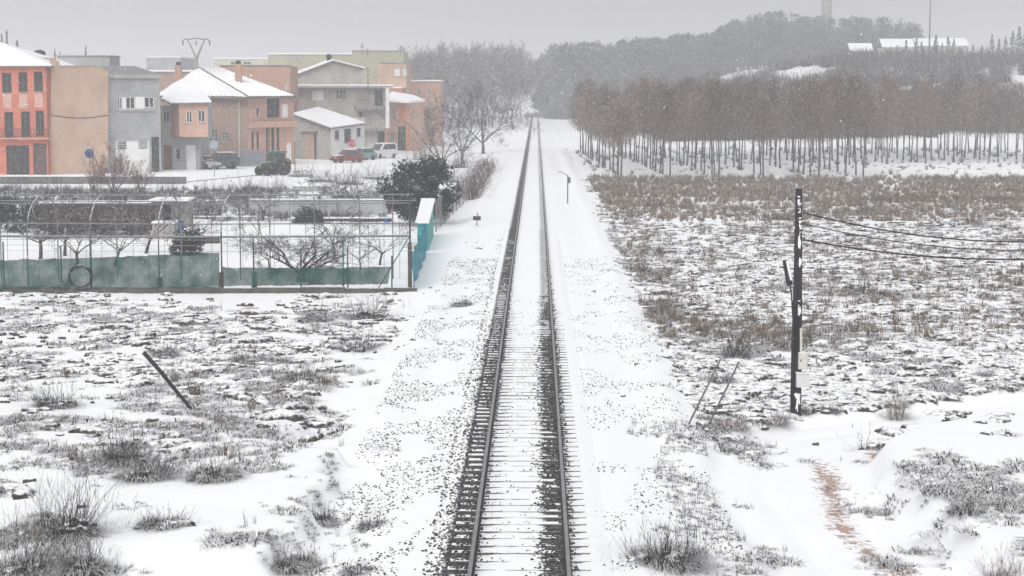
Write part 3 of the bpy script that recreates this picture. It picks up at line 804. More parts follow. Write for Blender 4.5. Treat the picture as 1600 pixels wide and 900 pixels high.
# cypresses far behind the village roofs
for px, top, Y in ((8, 54, 430), (16, 50, 436), (32, 64, 430), (90, 78, 445), (98, 82, 450), (138, 74, 440)):
    x = x_at(px, Y); z = ground_z(x, Y); H = (140-top)/FPX*Y + CZ - z
    t = plant(con[k % 4], '%s thin cypress behind the village roofs, counted from the orange house' % nth(k-19), (x, Y, z), k, H/9.0*.35, group='cypresses behind the village', name='cypress_tree', zs=H/9.0); k += 1

# ---- bare trees west of the track and the misty avenue
m_far_twig = mat('hazed_far_twig', (.17, .158, .15), (.115, .106, .10), scale=.5, snow=.8, snow_lo=.45)  # paler copy of the grey twigs, with mist mixed into its colour
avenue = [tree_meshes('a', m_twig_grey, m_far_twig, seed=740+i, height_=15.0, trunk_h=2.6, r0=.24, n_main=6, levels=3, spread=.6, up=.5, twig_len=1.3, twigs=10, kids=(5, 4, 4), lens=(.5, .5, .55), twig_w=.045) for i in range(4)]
rowdata = [(655, 250, 92, 441), (668, 250, 88, 410), (680, 245, 92, 480), (694, 240, 84, 456), (706, 240, 90, 507), (718, 235, 84, 472), (730, 232, 82, 522), (742, 230, 86, 491), (754, 228, 80, 542), (764, 225, 84, 507), (774, 222, 78, 566), (783, 222, 80, 531), (792, 220, 80, 581), (800, 215, 92, 598), (806, 212, 108, 629), (688, 238, 80, 558), (735, 225, 78, 598), (770, 220, 76, 612), (700, 220, 80, 612), (648, 230, 83, 523), (659, 230, 88, 455), (670, 230, 85, 525), (681, 230, 87, 529), (692, 230, 89, 446), (703, 230, 89, 438), (714, 230, 87, 474), (725, 230, 88, 470), (736, 230, 83, 505), (747, 230, 88, 517), (758, 230, 87, 494), (769, 230, 90, 458), (780, 230, 83, 530), (791, 230, 82, 512), (802, 230, 86, 438)]
for i, (px, base, top, Y) in enumerate(sorted(rowdata)):
    x = x_at(px, Y); z = ground_z(x, Y); H = (140-top)/FPX*Y + CZ - z
    plant(avenue[i % 4], '%s bare tree of the misty wood, counted from the houses to the railway' % nth(i+1), (x, Y, z), i*2.1, H/15.0*.95, group='bare trees in the misty wood', zs=H/15.0)
big = tree_meshes('b', m_bark, m_twig_grey, seed=760, height_=6.5, trunk_h=1.3, r0=.2, n_main=6, levels=3, spread=.8, up=.35, twig_len=.6, twigs=6, kids=(5, 4, 3), lens=(.55, .55, .55), twig_w=.016)
def place(meshes, px, py, top, label, rz=0., mh=6.5, wide=1.0, group='bare garden trees', cat='tree', name='bare_tree'):
    p = foot(px, py); H = (py-top)/FPX*p[1]
    return plant(meshes, label, p, rz, H/mh*wide, cat, group, name, H/mh)
place(big, 690, 268, 165, 'bare spreading tree behind the evergreen, level with the orange houses', .4, group='bare trees beside the railway')
place(big, 755, 240, 128, 'bare tree with thick trunk on the bank left of the railway', 2.0, wide=.9, group='bare trees beside the railway')
place(big, 722, 256, 150, 'bare tree between the evergreen and the railway bank', 3.1, wide=.9, group='bare trees beside the railway')
apple = tree_meshes('c', m_bark, m_dark_twig, seed=774, height_=3.4, trunk_h=.55, r0=.22, n_main=8, levels=3, spread=.95, up=.34, twig_len=.36, twigs=7, kids=(5, 4, 3), lens=(.55, .5, .5), twig_w=.008, wiggle=.2)
place(apple, 470, 440, 334, 'wide spreading bare fruit tree with black limbs behind the green net', .9, 3.4, 1.3)
small = [tree_meshes('d', m_bark, m_dark_twig, seed=780+i, height_=2.6, trunk_h=.8, r0=.07, n_main=5, levels=2, spread=.8, up=.3, twig_len=.3, twigs=6, kids=(5, 4), lens=(.55, .5), twig_w=.007, wiggle=.16) for i in range(4)]
for i, (px, py, top, lab) in enumerate(((62, 405, 300, 'bare fruit tree between the first two greenhouse hoops, left one'), (102, 400, 304, 'bare fruit tree between the first two greenhouse hoops, right one'), (228, 396, 300, 'bare fruit tree left of the third greenhouse hoop'), (300, 392, 312, 'bare fruit tree behind the low evergreen shrub'), (520, 404, 318, 'bare fruit tree far behind the spreading one'), (122, 420, 325, 'bare fruit tree behind the net left of the black tyre hoop'), (180, 415, 322, 'bare fruit tree between the second and third greenhouse hoops'), (420, 418, 370, 'thin sapling just left of the spreading fruit tree'),
        (495, 432, 375, 'short thick bare tree right behind the spreading fruit tree'), (564, 420, 365, 'sapling right of the spreading fruit tree'), (594, 414, 345, 'upright young tree with fuzzy crown near the blue netting'),
        (328, 342, 296, 'small bare fruit tree right of the grey hut'), (411, 344, 290, 'small bare fruit tree at the far end of the garden'), (512, 336, 272, 'bare tree before the long grey wall, first of three'),
        (537, 336, 268, 'bare tree before the long grey wall, middle of three'), (559, 336, 270, 'bare tree before the long grey wall, last of three'), (205, 372, 296, 'bare fruit tree before the grey hut'), (375, 336, 285, 'bare bush-like tree where the garden meets the rough grass'))):
    place(small[i % 4], px, py, top, lab, i*1.7, 2.6, 1.15)
shrubby = tree_meshes('e', m_bark, m_red_twig, seed=795, height_=4.0, trunk_h=.3, r0=.10, n_main=11, levels=2, spread=.55, up=.75, twig_len=.55, twigs=9, kids=(6, 4), lens=(.6, .5), twig_w=.012)
place(shrubby, 178, 306, 228, 'large bare many-stemmed shrub before the tan blank wall', .5, 4.0, 1.1, 'bare garden trees')
for i, (px, py, top) in enumerate(((150, 304, 258), (222, 302, 256))):
    place(shrubby, px, py, top, 'smaller bare shrub beside the many-stemmed one, %s side' % ('orange house', 'grey house')[i], i*2+1, 4.0, 1.0)

# ---- evergreen by the shed
def leafy(seed, rx, rz_, n, s0, s1, lobes):
    r_ = np.random.default_rng(seed); Cs = []
    for k in range(lobes):
        a = r_.uniform(0, 6.28); h = r_.uniform(.15, .95); rr = rx*math.sqrt(max(0, 1-(h-.42)**2/.42))*r_.uniform(.25, .85)
        Cs.append((rr*math.cos(a), rr*math.sin(a), rz_*h, r_.uniform(.45, .85)))
    Cs = np.array(Cs); w = r_.integers(0, lobes, n)
    d = r_.normal(0, 1, (n, 3)); d /= np.linalg.norm(d, axis=1)[:, None]
    P = Cs[w, :3] + d*Cs[w, 3:4]*r_.uniform(.55, 1.05, (n, 1)); P[:, 2] = np.maximum(P[:, 2], .2)
    nrm = d + r_.normal(0, .5, (n, 3)) + np.array([0, 0, .25]); a = np.cross(nrm, r_.normal(0, 1, (n, 3))); a /= np.linalg.norm(a, axis=1)[:, None]; b = np.cross(nrm, a); b /= np.linalg.norm(b, axis=1)[:, None]
    s = r_.uniform(s0, s1, (n, 1))
    V = np.stack([P-a*s*1.6, P+b*s*.6, P+a*s*1.6, P-b*s*.6], 1).reshape(-1, 3)
    return V, np.arange(4*n).reshape(-1, 4)
p = foot(655, 352); p[1] += 0
t = thing('evergreen_tree', 'broad dark evergreen bush-like tree behind the turquoise shed', 'tree', tuple(p))
Tk = MB()
for j in range(6):
    a = j*1.05; Tk.tube([(0, 0, -.2), (.25*math.cos(a), .25*math.sin(a), .9), (1.2*math.cos(a), 1.2*math.sin(a), 2.6)], [.11, .09, .03], 6)
Tk.build('trunk', m_bark, t)
V, F = leafy(860, 2.9, 4.3, 8500, .07, .13, 50)
link('crown', np_mesh('crown', V, F), m_evergreen, t)

# ================================================================= VILLAGE
m_orange = mat('orange_render', (.60, .19, .13), (.50, .15, .10), scale=1.2, streak=.35)
m_peach = mat('peach_render', (.62, .39, .30), (.55, .33, .25), scale=1.5, streak=.35)
m_tan = mat('tan_render', (.54, .385, .295), (.46, .32, .24), scale=.35, detail=9, streak=.3)
m_grey = mat('grey_render', (.37, .38, .385), (.31, .315, .32), scale=.6, detail=8, streak=.35)
m_grey_dark = mat('dark_grey_sheet', (.16, .165, .165), (.12, .12, .125), scale=2, snow=.3, snow_lo=.9)
m_concrete = mat('concrete', (.42, .395, .36), (.32, .30, .28), scale=.7, detail=8, streak=.3)
m_block = mat('grey_block', (.25, .245, .24), (.18, .175, .17), scale=1.5, snow=1, snow_lo=.6)
m_pink = mat('pink_render', (.56, .345, .265), (.49, .29, .22), scale=.8, streak=.35)
m_white = mat('white_paint', (.82, .815, .80), (.74, .74, .73), scale=1, streak=.35)
m_cream = mat('cream_render', (.56, .53, .45), (.48, .45, .38), scale=.6, streak=.35)
m_olive = mat('pale_olive_render', (.42, .41, .30), (.35, .345, .26), scale=.4, streak=.35)
m_brown = mat('brown_door', (.20, .095, .065), (.15, .075, .055), scale=4)
m_dark = mat('dark_shutter_and_recess', (.045, .05, .052), (.028, .03, .032), scale=5)
m_glass = mat('window_glass', (.045, .055, .06), (.03, .036, .04), rough=.12, spec=.6)
m_frame = mat('window_frame', (.62, .62, .60), rough=.6)
m_frame_dark = mat('dark_frame', (.10, .095, .09), rough=.6)
m_fascia = mat('fascia', (.20, .17, .15), scale=3)
m_iron = mat('iron', (.05, .045, .045), rough=.6)
m_gate = mat('blue_grey_gate', (.27, .29, .33), (.22, .235, .27), scale=2)
m_orange_panel = mat('bright_orange_panel', (.68, .27, .11), (.58, .22, .09), scale=1)
def brick_mat(name, c1, c2):
    m = mat(name, c1, c2, scale=.7)
    n, l = m.node_tree.nodes, m.node_tree.links
    g = n.new('ShaderNodeNewGeometry'); sx = n.new('ShaderNodeSeparateXYZ'); cx = n.new('ShaderNodeCombineXYZ')
    l.new(g.outputs['Position'], sx.inputs[0]); l.new(sx.outputs['X'], cx.inputs['X']); l.new(sx.outputs['Z'], cx.inputs['Y'])
    bt = n.new('ShaderNodeTexBrick'); bt.inputs['Scale'].default_value = 2.2; bt.inputs['Color1'].default_value = (*c1, 1); bt.inputs['Color2'].default_value = (*c2, 1)
    bt.inputs['Mortar'].default_value = (.36, .28, .235, 1); bt.inputs['Mortar Size'].default_value = .03
    l.new(cx.outputs[0], bt.inputs['Vector']); l.new(bt.outputs['Color'], n['Principled BSDF'].inputs['Base Color']); return m
m_brick = brick_mat('brick', (.40, .275, .22), (.33, .215, .175))
m_brick2 = brick_mat('hollow_brick', (.52, .31, .225), (.44, .25, .185))

class Fac:
    """a vertical wall face running from plan point a to plan point b, outside towards the camera"""
    def __init__(s, a, b):
        s.a = np.array(a[:2], float); s.b = np.array(b[:2], float); d = s.b - s.a; s.L = float(np.hypot(*d)); s.u = d/s.L
        n = np.array([s.u[1], -s.u[0]]); s.n = n if n @ (CAM[:2]-s.a) > 0 else -n
    def hit(s, px, py):
        d = ray(px, py); t = ((s.a-CAM[:2]) @ s.n)/(d[:2] @ s.n); p = CAM + d*t
        return float((p[:2]-s.a) @ s.u), float(p[2])
    def rect(s, x0, y0, x1, y1):
        xm, ym = (x0+x1)/2, (y0+y1)/2
        return s.hit(x0, ym)[0], s.hit(x1, ym)[0], s.hit(xm, y1)[1], s.hit(xm, y0)[1]
    def pt(s, u, z, out=0.):
        q = s.a + s.u*u + s.n*out; return (q[0], q[1], z)
def fbox(mb, f, u0, u1, z0, z1, o0, o1):         # box on a face, from depth o0 to o1 (outwards positive)
    c = np.array(f.pt((u0+u1)/2, (z0+z1)/2, (o0+o1)/2))
    mb.obox(c, (*(f.u*(u1-u0)/2), 0), (*(f.n*(o1-o0)/2), 0), (0, 0, (z1-z0)/2)); return mb
def wall_with_holes(f, u0, u1, z0, z1, holes, depth=.16):
    mb = MB(); us = sorted({u0, u1, *[h[0] for h in holes], *[h[1] for h in holes]}); zs_ = sorted({z0, z1, *[h[2] for h in holes], *[h[3] for h in holes]})
    us = [u for u in us if u0 <= u <= u1]; zs_ = [z for z in zs_ if z0 <= z <= z1]
    for i in range(len(us)-1):
        for j in range(len(zs_)-1):
            um, zm = (us[i]+us[i+1])/2, (zs_[j]+zs_[j+1])/2
            if any(h[0] < um < h[1] and h[2] < zm < h[3] for h in holes): continue
            mb.add([f.pt(us[i], zs_[j]), f.pt(us[i+1], zs_[j]), f.pt(us[i+1], zs_[j+1]), f.pt(us[i], zs_[j+1])], [(0, 1, 2, 3)])
    for (a, b, c, d) in holes:
        ring = [(a, c), (b, c), (b, d), (a, d)]
        for k in range(4):
            p, q = ring[k], ring[(k+1) % 4]
            mb.add([f.pt(*p), f.pt(*q), f.pt(*q, -depth), f.pt(*p, -depth)], [(0, 1, 2, 3)])
    return mb
def window(f, r, parent, frame=None, pane=None, bars=1, cross=0, sill=True, name='window', w=.07):
    u0, u1, z0, z1 = r; frame = frame or m_frame; mb = MB()
    fbox(mb, f, u0, u0+w, z0, z1, -.14, -.07); fbox(mb, f, u1-w, u1, z0, z1, -.14, -.07)
    fbox(mb, f, u0+w, u1-w, z0, z0+w, -.14, -.07); fbox(mb, f, u0+w, u1-w, z1-w, z1, -.14, -.07)
    for k in range(bars):
        c = u0 + (u1-u0)*(k+1)/(bars+1); fbox(mb, f, c-w*.45, c+w*.45, z0+w, z1-w, -.135, -.075)
    for k in range(cross):
        c = z0 + (z1-z0)*(k+1)/(cross+1); fbox(mb, f, u0+w, u1-w, c-w*.4, c+w*.4, -.132, -.078)
    wobj = mb.build(name, frame, parent)
    MB().add([f.pt(u0, z0, -.15), f.pt(u1, z0, -.15), f.pt(u1, z1, -.15), f.pt(u0, z1, -.15)], [(0, 1, 2, 3)]).build('pane', pane or m_glass, wobj)
    if sill: fbox(MB(), f, u0-.08, u1+.08, z0-.08, z0-.003, .003, .09).build('sill', m_sill, wobj)
    return wobj
m_sill = mat('stone_sill', (.42, .40, .38), snow=1, snow_lo=.7)
def panel(f, r, parent, material, name='door', o0=-.15, o1=-.09, slats=0):
    u0, u1, z0, z1 = r; mb = fbox(MB(), f, u0, u1, z0, z1, o0, o1); d = mb.build(name, material, parent)
    for k in range(slats):
        z = z0 + (z1-z0)*(k+.5)/slats; fbox(MB(), f, u0+.05, u1-.05, z-.02, z+.02, o1+.002, o1+.03).build('rib', material, d)
    return d
def plain_walls(pts, z0, z1, parent, material, name='wall'):
    for a, b in zip(pts[:-1], pts[1:]):
        MB().add([(a[0], a[1], z0), (b[0], b[1], z0), (b[0], b[1], z1), (a[0], a[1], z1)], [(0, 1, 2, 3)]).build(name, material, parent)
def snow_roof(poly, parent, t=.14, snow=.10, over=None, material=None, name='roof'):
    r_ = MB().slab(poly, t).build(name, material or m_fascia, parent)
    up = [(p[0], p[1], p[2]+snow) for p in poly]
    MB().slab(up, snow-.004).build('snow', m_snow, r_); return r_
def back(f, a, b, depth):                       # rear corners of a block behind a face
    q = -f.n*depth; return (b[0]+q[0], b[1]+q[1]), (a[0]+q[0], a[1]+q[1])
Z0 = -.9
def P2(px, Y, py=260): q_ = at_y(px, py, Y); return (float(q_[0]), float(q_[1]))

# -- orange three-storey house at the edge of the picture
h = thing('town_house', 'orange three-storey house with dark shutters and balcony at the picture edge', 'house', (*P2(30, 196), Z0))
h.location = (0, 0, 0)
a, b = P2(-130, 196), P2(78, 196); f = Fac(a, b); ze = f.hit(70, 103)[1]
ups = [f.rect(*q) for q in ((-44, 115, -30, 146), (-22, 115, -8, 146), (3, 114, 18, 145), (29, 113, 43, 144), (53, 112, 67, 143))]
mids = [f.rect(*q) for q in ((-20, 176, -6, 216), (7, 175, 21, 215), (33, 174, 47, 214), (56, 173, 69, 212))]
grd = [f.rect(10, 227, 46, 281), f.rect(52, 224, 73, 281)]
grd = [(g[0], g[1], Z0+.02, g[3]) for g in grd]
wall_with_holes(f, 0, f.L, Z0, ze, ups+mids+grd, .2).build('wall', m_orange, h)
for w_ in ups: window(f, w_, h, m_frame_dark, m_dark, 1, 0)
for w_ in mids: window(f, w_, h, m_frame_dark, m_dark, 1, 0, sill=False, name='french_window')
for q in ((5, 147, 18, 169), (30, 147, 43, 169), (54, 146, 67, 168)): panel(f, f.rect(*q), h, m_peach, 'spandrel', .002, .02)
panel(f, grd[0], h, m_dark, 'garage_door', -.18, -.12, 6); panel(f, grd[1], h, mat('dull_brown', (.12, .085, .075)), 'door', -.18, -.12, 5)
u0, u1, z0, z1 = f.rect(-60, 192, 79, 217)
bal = fbox(MB(), f, 0, u1, z0-.02, z0+.10, .003, .75).build('balcony', m_peach, h)
rl = MB(); fbox(rl, f, 0, u1, z0+1.0, z0+1.05, .70, .74)
for k in range(int((u1-5)/.16)): fbox(rl, f, 5+k*.16, 5+k*.16+.025, z0+.1, z0+1.0, .705, .735)
rl.build('railing', m_iron, bal)
rb, ra = back(f, a, b, 12)
plain_walls([b, rb, ra, a], Z0, ze, h, m_orange)
e = .45; zr = ze + 2.5; fr = (b[0]+e, b[1]-e, ze); fl = (a[0]-e, a[1]-e, ze); br = (rb[0]+e, rb[1]+e, ze); bl = (ra[0]-e, ra[1]+e, ze)
r1 = (b[0]-6.6, (b[1]+rb[1])/2, zr); r2 = (a[0]+6, (b[1]+rb[1])/2, zr)
rf = MB(); rf.slab([fl, fr, r1, r2], .16); rf.slab([fr, br, r1], .16); rf.slab([br, bl, r2, r1], .16); rf.slab([bl, fl, r2], .16)
ro = rf.build('roof', m_fascia, h)
sn = MB()
for pl in ([fl, fr, r1, r2], [fr, br, r1], [br, bl, r2, r1], [bl, fl, r2]): sn.slab([(p[0], p[1], p[2]+.13) for p in pl], .126)
sn.build('snow', m_snow, ro)
fbox(MB(), f, f.L-.12, f.L-.02, Z0, ze, .003, .10).build('downpipe', m_brown, h)
lp = MB(); q0 = np.array(f.pt(f.hit(28, 168)[0], f.hit(28, 168)[1], 0)); q1 = np.array(f.pt(f.hit(44, 163)[0], f.hit(44, 163)[1], 1.2)); lp.tube([q0, q0*.4+q1*.6+np.array([0, 0, .15]), q1], .03, 6)
lp.box(q1[0]-.12, q1[0]+.35, q1[1]-.1, q1[1]+.1, q1[2]-.06, q1[2]+.05)
lp.build('wall_lamp', m_frame, h)

# -- tan blank party wall
h = thing('blank_house', 'tall tan house with a blank windowless wall between orange and grey houses', 'house')
a, b = P2(79, 196.5), P2(169, 199.5); f = Fac(a, b)
poly = [(79, 281), (79, 94), (93, 95), (93, 104), (148, 103), (158, 106), (169, 113), (169, 281)]
MB().extrude([f.pt(*((lambda uz: (uz[0], max(uz[1], Z0)))(f.hit(*q)))) for q in poly], (*(-f.n*.35), 0)).build('wall', m_tan, h)
rb, ra = back(f, a, b, 10); zt_ = f.hit(120, 106)[1]
plain_walls([b, rb, ra, a], Z0, zt_-1.0, h, m_tan)
MB().slab([f.pt(.1, zt_-1.1, -.4), f.pt(f.L-.1, zt_-1.1, -.4), f.pt(f.L-.1, zt_-1.1, -9.9), f.pt(.1, zt_-1.1, -9.9)], .2).build('roof', m_block, h)
cp = MB(); uu = [f.hit(*q) for q in ((92, 104), (148, 103), (158, 106), (169, 113))]
for (p_, q_) in zip(uu[:-1], uu[1:]):
    cp.add([f.pt(p_[0], p_[1]+.004, .08), f.pt(q_[0], q_[1]+.004, .08), f.pt(q_[0], q_[1]+.004, -.4), f.pt(p_[0], p_[1]+.004, -.4), f.pt(p_[0], p_[1]+.09, .08), f.pt(q_[0], q_[1]+.09, .08), f.pt(q_[0], q_[1]+.09, -.4), f.pt(p_[0], p_[1]+.09, -.4)], [(3,2,1,0),(4,5,6,7),(0,1,5,4),(1,2,6,5),(2,3,7,6),(3,0,4,7)])
cp.build('coping', m_sill, h)
cb_ = [f.hit(*q) for q in ((80, 180), (100, 183), (125, 184.5), (145, 183.5), (168, 180))]; MB().tube([f.pt(u_, z_, .05) for u_, z_ in cb_], .035, 5).build('cable', m_iron, h)
f2 = Fac(P2(93, 207), P2(175, 207)); z_a, z_b = f2.hit(130, 108)[1]-1.5, f2.hit(130, 88)[1]
pen = fbox(MB(), f2, 0, f2.L, z_a, z_b, -5, 0).build('rooftop_shed', mat('grey_sheet', (.42, .43, .43), (.36, .37, .37), scale=2, stretch=(6, 1, .2)), h)
fbox(MB(), f2, -.1, f2.L+.1, z_b+.003, z_b+.12, -5.1, .12).build('snow', m_sill, pen)
q_ = at_y(62, 93, 204)
ch = fbox(MB(), f, .2, 2.0, zt_-1, f.hit(85, 93)[1]+.25, -5, -4).build('chimney', m_tan, h)
tk = thing('water_tank', 'dark round water tank on the roof behind the orange house', 'tank', tuple(at_y(62, 91, 207)))
MB().lathe([(.35, -1.8), (.35, 0), (.62, .12), (.68, .45), (.55, .75), (.2, .9)], 14).build('drum', m_dark, tk, True)

# -- grey house with garage
h = thing('grey_house', 'grey two-storey house with white window band and white garage door', 'house')
a, b = P2(169.3, 200.2), P2(252, 203); f = Fac(a, b); ze = f.hit(210, 119)[1]
W = [f.rect(*q) for q in ((184, 152, 191, 171), (197, 152, 211, 170), (226, 152, 241, 168))]
gd = f.rect(181, 219, 234, 270); gd = (gd[0], gd[1], Z0+.02, gd[3]); dd = f.rect(237, 214, 249, 266); dd = (dd[0], dd[1], Z0+.02, dd[3])
wall_with_holes(f, 0, f.L, Z0, ze, W+[gd, dd], .2).build('wall', m_grey, h)
for w_ in W: window(f, w_, h, m_white, None, 1, 0, sill=False)
for q in ((191.5, 152, 196.5, 171), (211.5, 151, 225.5, 170)): panel(f, f.rect(*q), h, m_white, 'wall_panel', .003, .03)
r_ = f.rect(181, 171.5, 243, 174); fbox(MB(), f, *r_, .003, .14).build('ledge', m_sill, h)
g_ = panel(f, gd, h, m_white, 'garage_door', -.18, -.12, 0)
for q in ((184, 221, 198, 234), (217, 217, 231, 233)):
    r_ = f.rect(*q)
    for k in range(5):
        z = r_[2] + (r_[3]-r_[2])*(k+.3)/5; fbox(MB(), f, r_[0], r_[1], z, z+.10, -.118, -.095).build('vent_slat', m_dark, g_)
panel(f, dd, h, m_dark, 'door', -.18, -.1)
rb, ra = back(f, a, b, 9)
plain_walls([b, rb, ra, a], Z0, ze, h, m_grey)
zc = f.hit(210, 104)[1]
MB().add([f.pt(-.1, ze+.14, .1), f.pt(f.L+.3, ze+.14, .1), f.pt(f.L-1.2, zc+.1, -4.5), f.pt(.4, zc+.1, -4.5), f.pt(f.L-1.2, ze, -9), f.pt(.4, ze, -9), f.pt(-.1, ze+.0, .1), f.pt(f.L+.3, ze+.0, .1)],
         [(0,1,2,3),(3,2,4,5),(6,7,1,0),(1,7,4,2),(0,3,5,6)]).build('roof', m_grey_dark, h)
fbox(MB(), f, -.05, f.L+.2, ze-.22, ze+.16, .103, .28).build('cornice', m_sill, h)

# -- little house with jutting pink upper room
h = thing('corner_house', 'small grey house with a jutting pink upper room beside the grey house', 'house')
a, b = P2(252.3, 208.5), P2(330, 208.5); f = Fac(a, b); ze = f.hit(300, 165)[1]
w1 = f.rect(255, 174, 265, 192); d1 = f.rect(256, 227, 269, 270); d1 = (d1[0], d1[1], Z0+.02, d1[3]); d2 = f.rect(291, 227, 306, 268); d2 = (d2[0], d2[1], Z0+.02, d2[3]); w2 = f.rect(274, 232, 282, 249)
uR = f.hit(313, 240)[0]
wall_with_holes(f, 0, uR, Z0, ze, [w1, d1, d2, w2], .2).build('wall', m_grey, h)
window(f, w1, h, m_frame); window(f, w2, h, m_frame, bars=0); panel(f, d1, h, m_brown, 'door'); panel(f, d2, h, m_white, 'door')
b2 = (f.a + f.u*uR); plain_walls([tuple(b2), tuple(b2-f.n*6), tuple(f.a-f.n*6), tuple(f.a)], Z0, ze, h, m_grey)
fo = Fac(P2(281, 206.4), P2(326, 206.4)); zb_ = fo.hit(300, 214)[1]; zo = fo.hit(300, 163)[1]
ws = [fo.rect(291, 174, 300, 192), fo.rect(309, 172, 320, 191)]
ori = wall_with_holes(fo, 0, fo.L, zb_, zo, ws, .16).build('jutting_room', m_peach, h)
for w_ in ws: window(fo, w_, h, m_white)
la = P2(268, 208.4)
sd = MB(); sd.add([(*la, zb_), (*fo.a, zb_), (*fo.a, zo), (*la, zo)], [(0, 1, 2, 3)]); sd.build('side_wall', m_brick2, ori)
sd = MB(); sd.add([(*fo.b, zb_), (fo.b[0], fo.b[1]+2.4, zb_), (fo.b[0], fo.b[1]+2.4, zo), (*fo.b, zo)], [(0, 1, 2, 3)]); sd.add([(*la, zb_), (*fo.a, zb_), (*fo.b, zb_), (fo.b[0], fo.b[1]+2.4, zb_)], [(3, 2, 1, 0)]); sd.build('underside', m_grey, ori)
xl, xr = a[0]-.0, fo.b[0]+.5
snow_roof([(xl+1.6, 205.9, zo+.15), (xr, 205.9, zo+.22), (xr-1.5, 211.5, zo+1.05), (xl+.2, 213.5, zo+1.5), (xl+.2, 208.0, zo+.55)], h, .16, .12)

# -- brick house under the broad snowy hipped roof
h = thing('brick_house', 'brick and pink house under a broad snowy hipped roof behind the tractor', 'house')
pa, pb, pc = P2(246, 224), P2(389, 217), P2(460, 224); f = Fac(pa, pb); g = Fac(pb, pc)
ze = f.hit(388, 152)[1]
ws = [f.rect(326, 202, 339, 221), f.rect(346, 207, 357, 221), f.rect(312, 213, 319, 222)]
wall_with_holes(f, 0, f.L, Z0, ze, ws, .18).build('wall', m_brick, h)
for w_ in ws[:2]: window(f, w_, h, m_frame, None, 2, 2)
window(f, ws[2], h, m_frame_dark)
fbox(MB(), f, 0, f.hit(374, 250)[0], Z0, f.hit(340, 236)[1], .003, .06).build('plinth', m_concrete, h)
fbox(MB(), f, f.hit(374, 200)[0], f.hit(375.5, 200)[0], Z0, ze, .065, .15).build('downpipe', m_frame, h)
panel(f, (f.hit(377, 250)[0], f.L-.05, Z0+.02, f.hit(385, 235)[1]), h, m_gate, 'gate', .003, .08)
sl1 = [g.rect(*q) for q in ((393, 206, 397, 234), (401, 206, 405, 234), (424, 198, 429, 236), (432, 198, 437, 236))]
lg = g.rect(417, 153, 437, 184); wn1 = g.rect(401, 167, 406, 182); shp = g.rect(441, 163, 450, 184); gdr = g.rect(416, 199, 422, 262); gdr = (gdr[0], gdr[1], Z0+.02, gdr[3]); dr = g.rect(448, 223, 456, 259); dr = (dr[0], dr[1], Z0+.02, dr[3])
wall_with_holes(g, 0, g.L, Z0, ze, sl1+[lg, wn1, shp, gdr, dr], .5).build('wall', m_pink, h)
for w_ in sl1: window(g, w_, h, m_frame_dark, None, 0, 0, sill=False)
window(g, lg, h, m_frame_dark, m_dark, 1, 0); window(g, wn1, h, m_white, bars=0); panel(g, shp, h, m_white, 'shutter', -.1, -.02); panel(g, gdr, h, m_dark, 'doorway', -.45, -.40); panel(g, dr, h, m_white, 'door')  # loggia: a dark pane stands in for the shade of the open recess
r_ = g.rect(390, 190, 460, 199); fbox(MB(), g, .02, g.L, r_[2], r_[3], .003, .45).build('jetty', m_peach, h)
r_ = g.rect(391, 156, 415, 199); 
fbox(MB(), g, .02, g.hit(414, 240)[0], Z0, g.hit(402, 236)[1], .003, .12).build('plinth', m_gate, h)
pd_ = P2(345, 238); plain_walls([pc, pd_, pa], Z0, ze, h, m_brick)
ap1 = at_y(311, 107, 228); ap2 = at_y(341, 106, 231)
L_ = np.array([*P2(243, 224), ze+.05]); B_ = np.array([*P2(389, 215.6), ze]); C_ = np.array([*P2(463, 223.6), ze+.05]); D_ = np.array([pd_[0], pd_[1]+.6, ze])
m_tile_snow = mat('snowy_tiles', (.42, .37, .35), (.34, .30, .28), rough=.8, scale=1.0, snow=.97, snow_lo=.58)
def ribbed(a, b, c, d, rib=.62, amp=.13):       # a-b eave, d-c upper edge: roof tiles in low ribs under the snow
    a, b, c, d = map(np.asarray, (a, b, c, d)); n = max(4, int(np.linalg.norm(b-a)/(rib/4))); m = 10; V = []; F = []
    for j in range(m+1):
        for i in range(n+1):
            s_, t_ = i/n, j/m; p = (a*(1-s_)+b*s_)*(1-t_) + (d*(1-s_)+c*s_)*t_
            V.append((p[0], p[1], p[2] + amp*(.5+.5*math.cos(2*math.pi*i/4)) + .05*math.sin(j*2.1+i*.13)*.3 + .03*(j % 2)))
    for j in range(m):
        for i in range(n): q = j*(n+1)+i; F.append((q, q+1, q+n+2, q+n+1))
    return V, F
rf = MB()
rf.slab([L_, B_, ap1], .2); rf.slab([B_, C_, ap2, ap1], .2); rf.slab([C_, D_, ap2], .2); rf.slab([D_, L_, ap1, ap2], .2)
ro = rf.build('roof', m_fascia, h)
def ribbed_tri(a, b, c, rib=.62, amp=.13):      # the same on a triangular hip: ribs run straight up the slope
    a, b, c = map(np.asarray, (a, b, c)); e = b-a; sa = float(np.clip(((c-a)[:2] @ e[:2])/(e[:2] @ e[:2]), .05, .95)); up_v = c-(a+e*sa); n = int(np.linalg.norm(e)/(rib/4)); m = 8; V = []; F = []
    for i in range(n+1):
        s_ = i/n; tm = s_/sa if s_ < sa else (1-s_)/(1-sa)
        for j in range(m+1): p = a+e*s_+up_v*(tm*j/m); V.append((p[0], p[1], p[2] + amp*(.5+.5*math.cos(2*math.pi*i/4))*min(1, tm*6)))
    for i in range(n):
        for j in range(m): q = i*(m+1)+j; F.append((q, q+m+1, q+m+2, q+1))
    return V, F
up = np.array([0, 0, .05]); V, F = ribbed_tri(L_+up, B_+up, ap1+up); mb = MB(); mb.add(V, F); V, F = ribbed(B_+up, C_+up, ap2+up, ap1+up); mb.add(V, F); mb.slab([C_+up, D_+up, ap2+up], .04); mb.slab([D_+up, L_+up, ap1+up, ap2+up], .04)
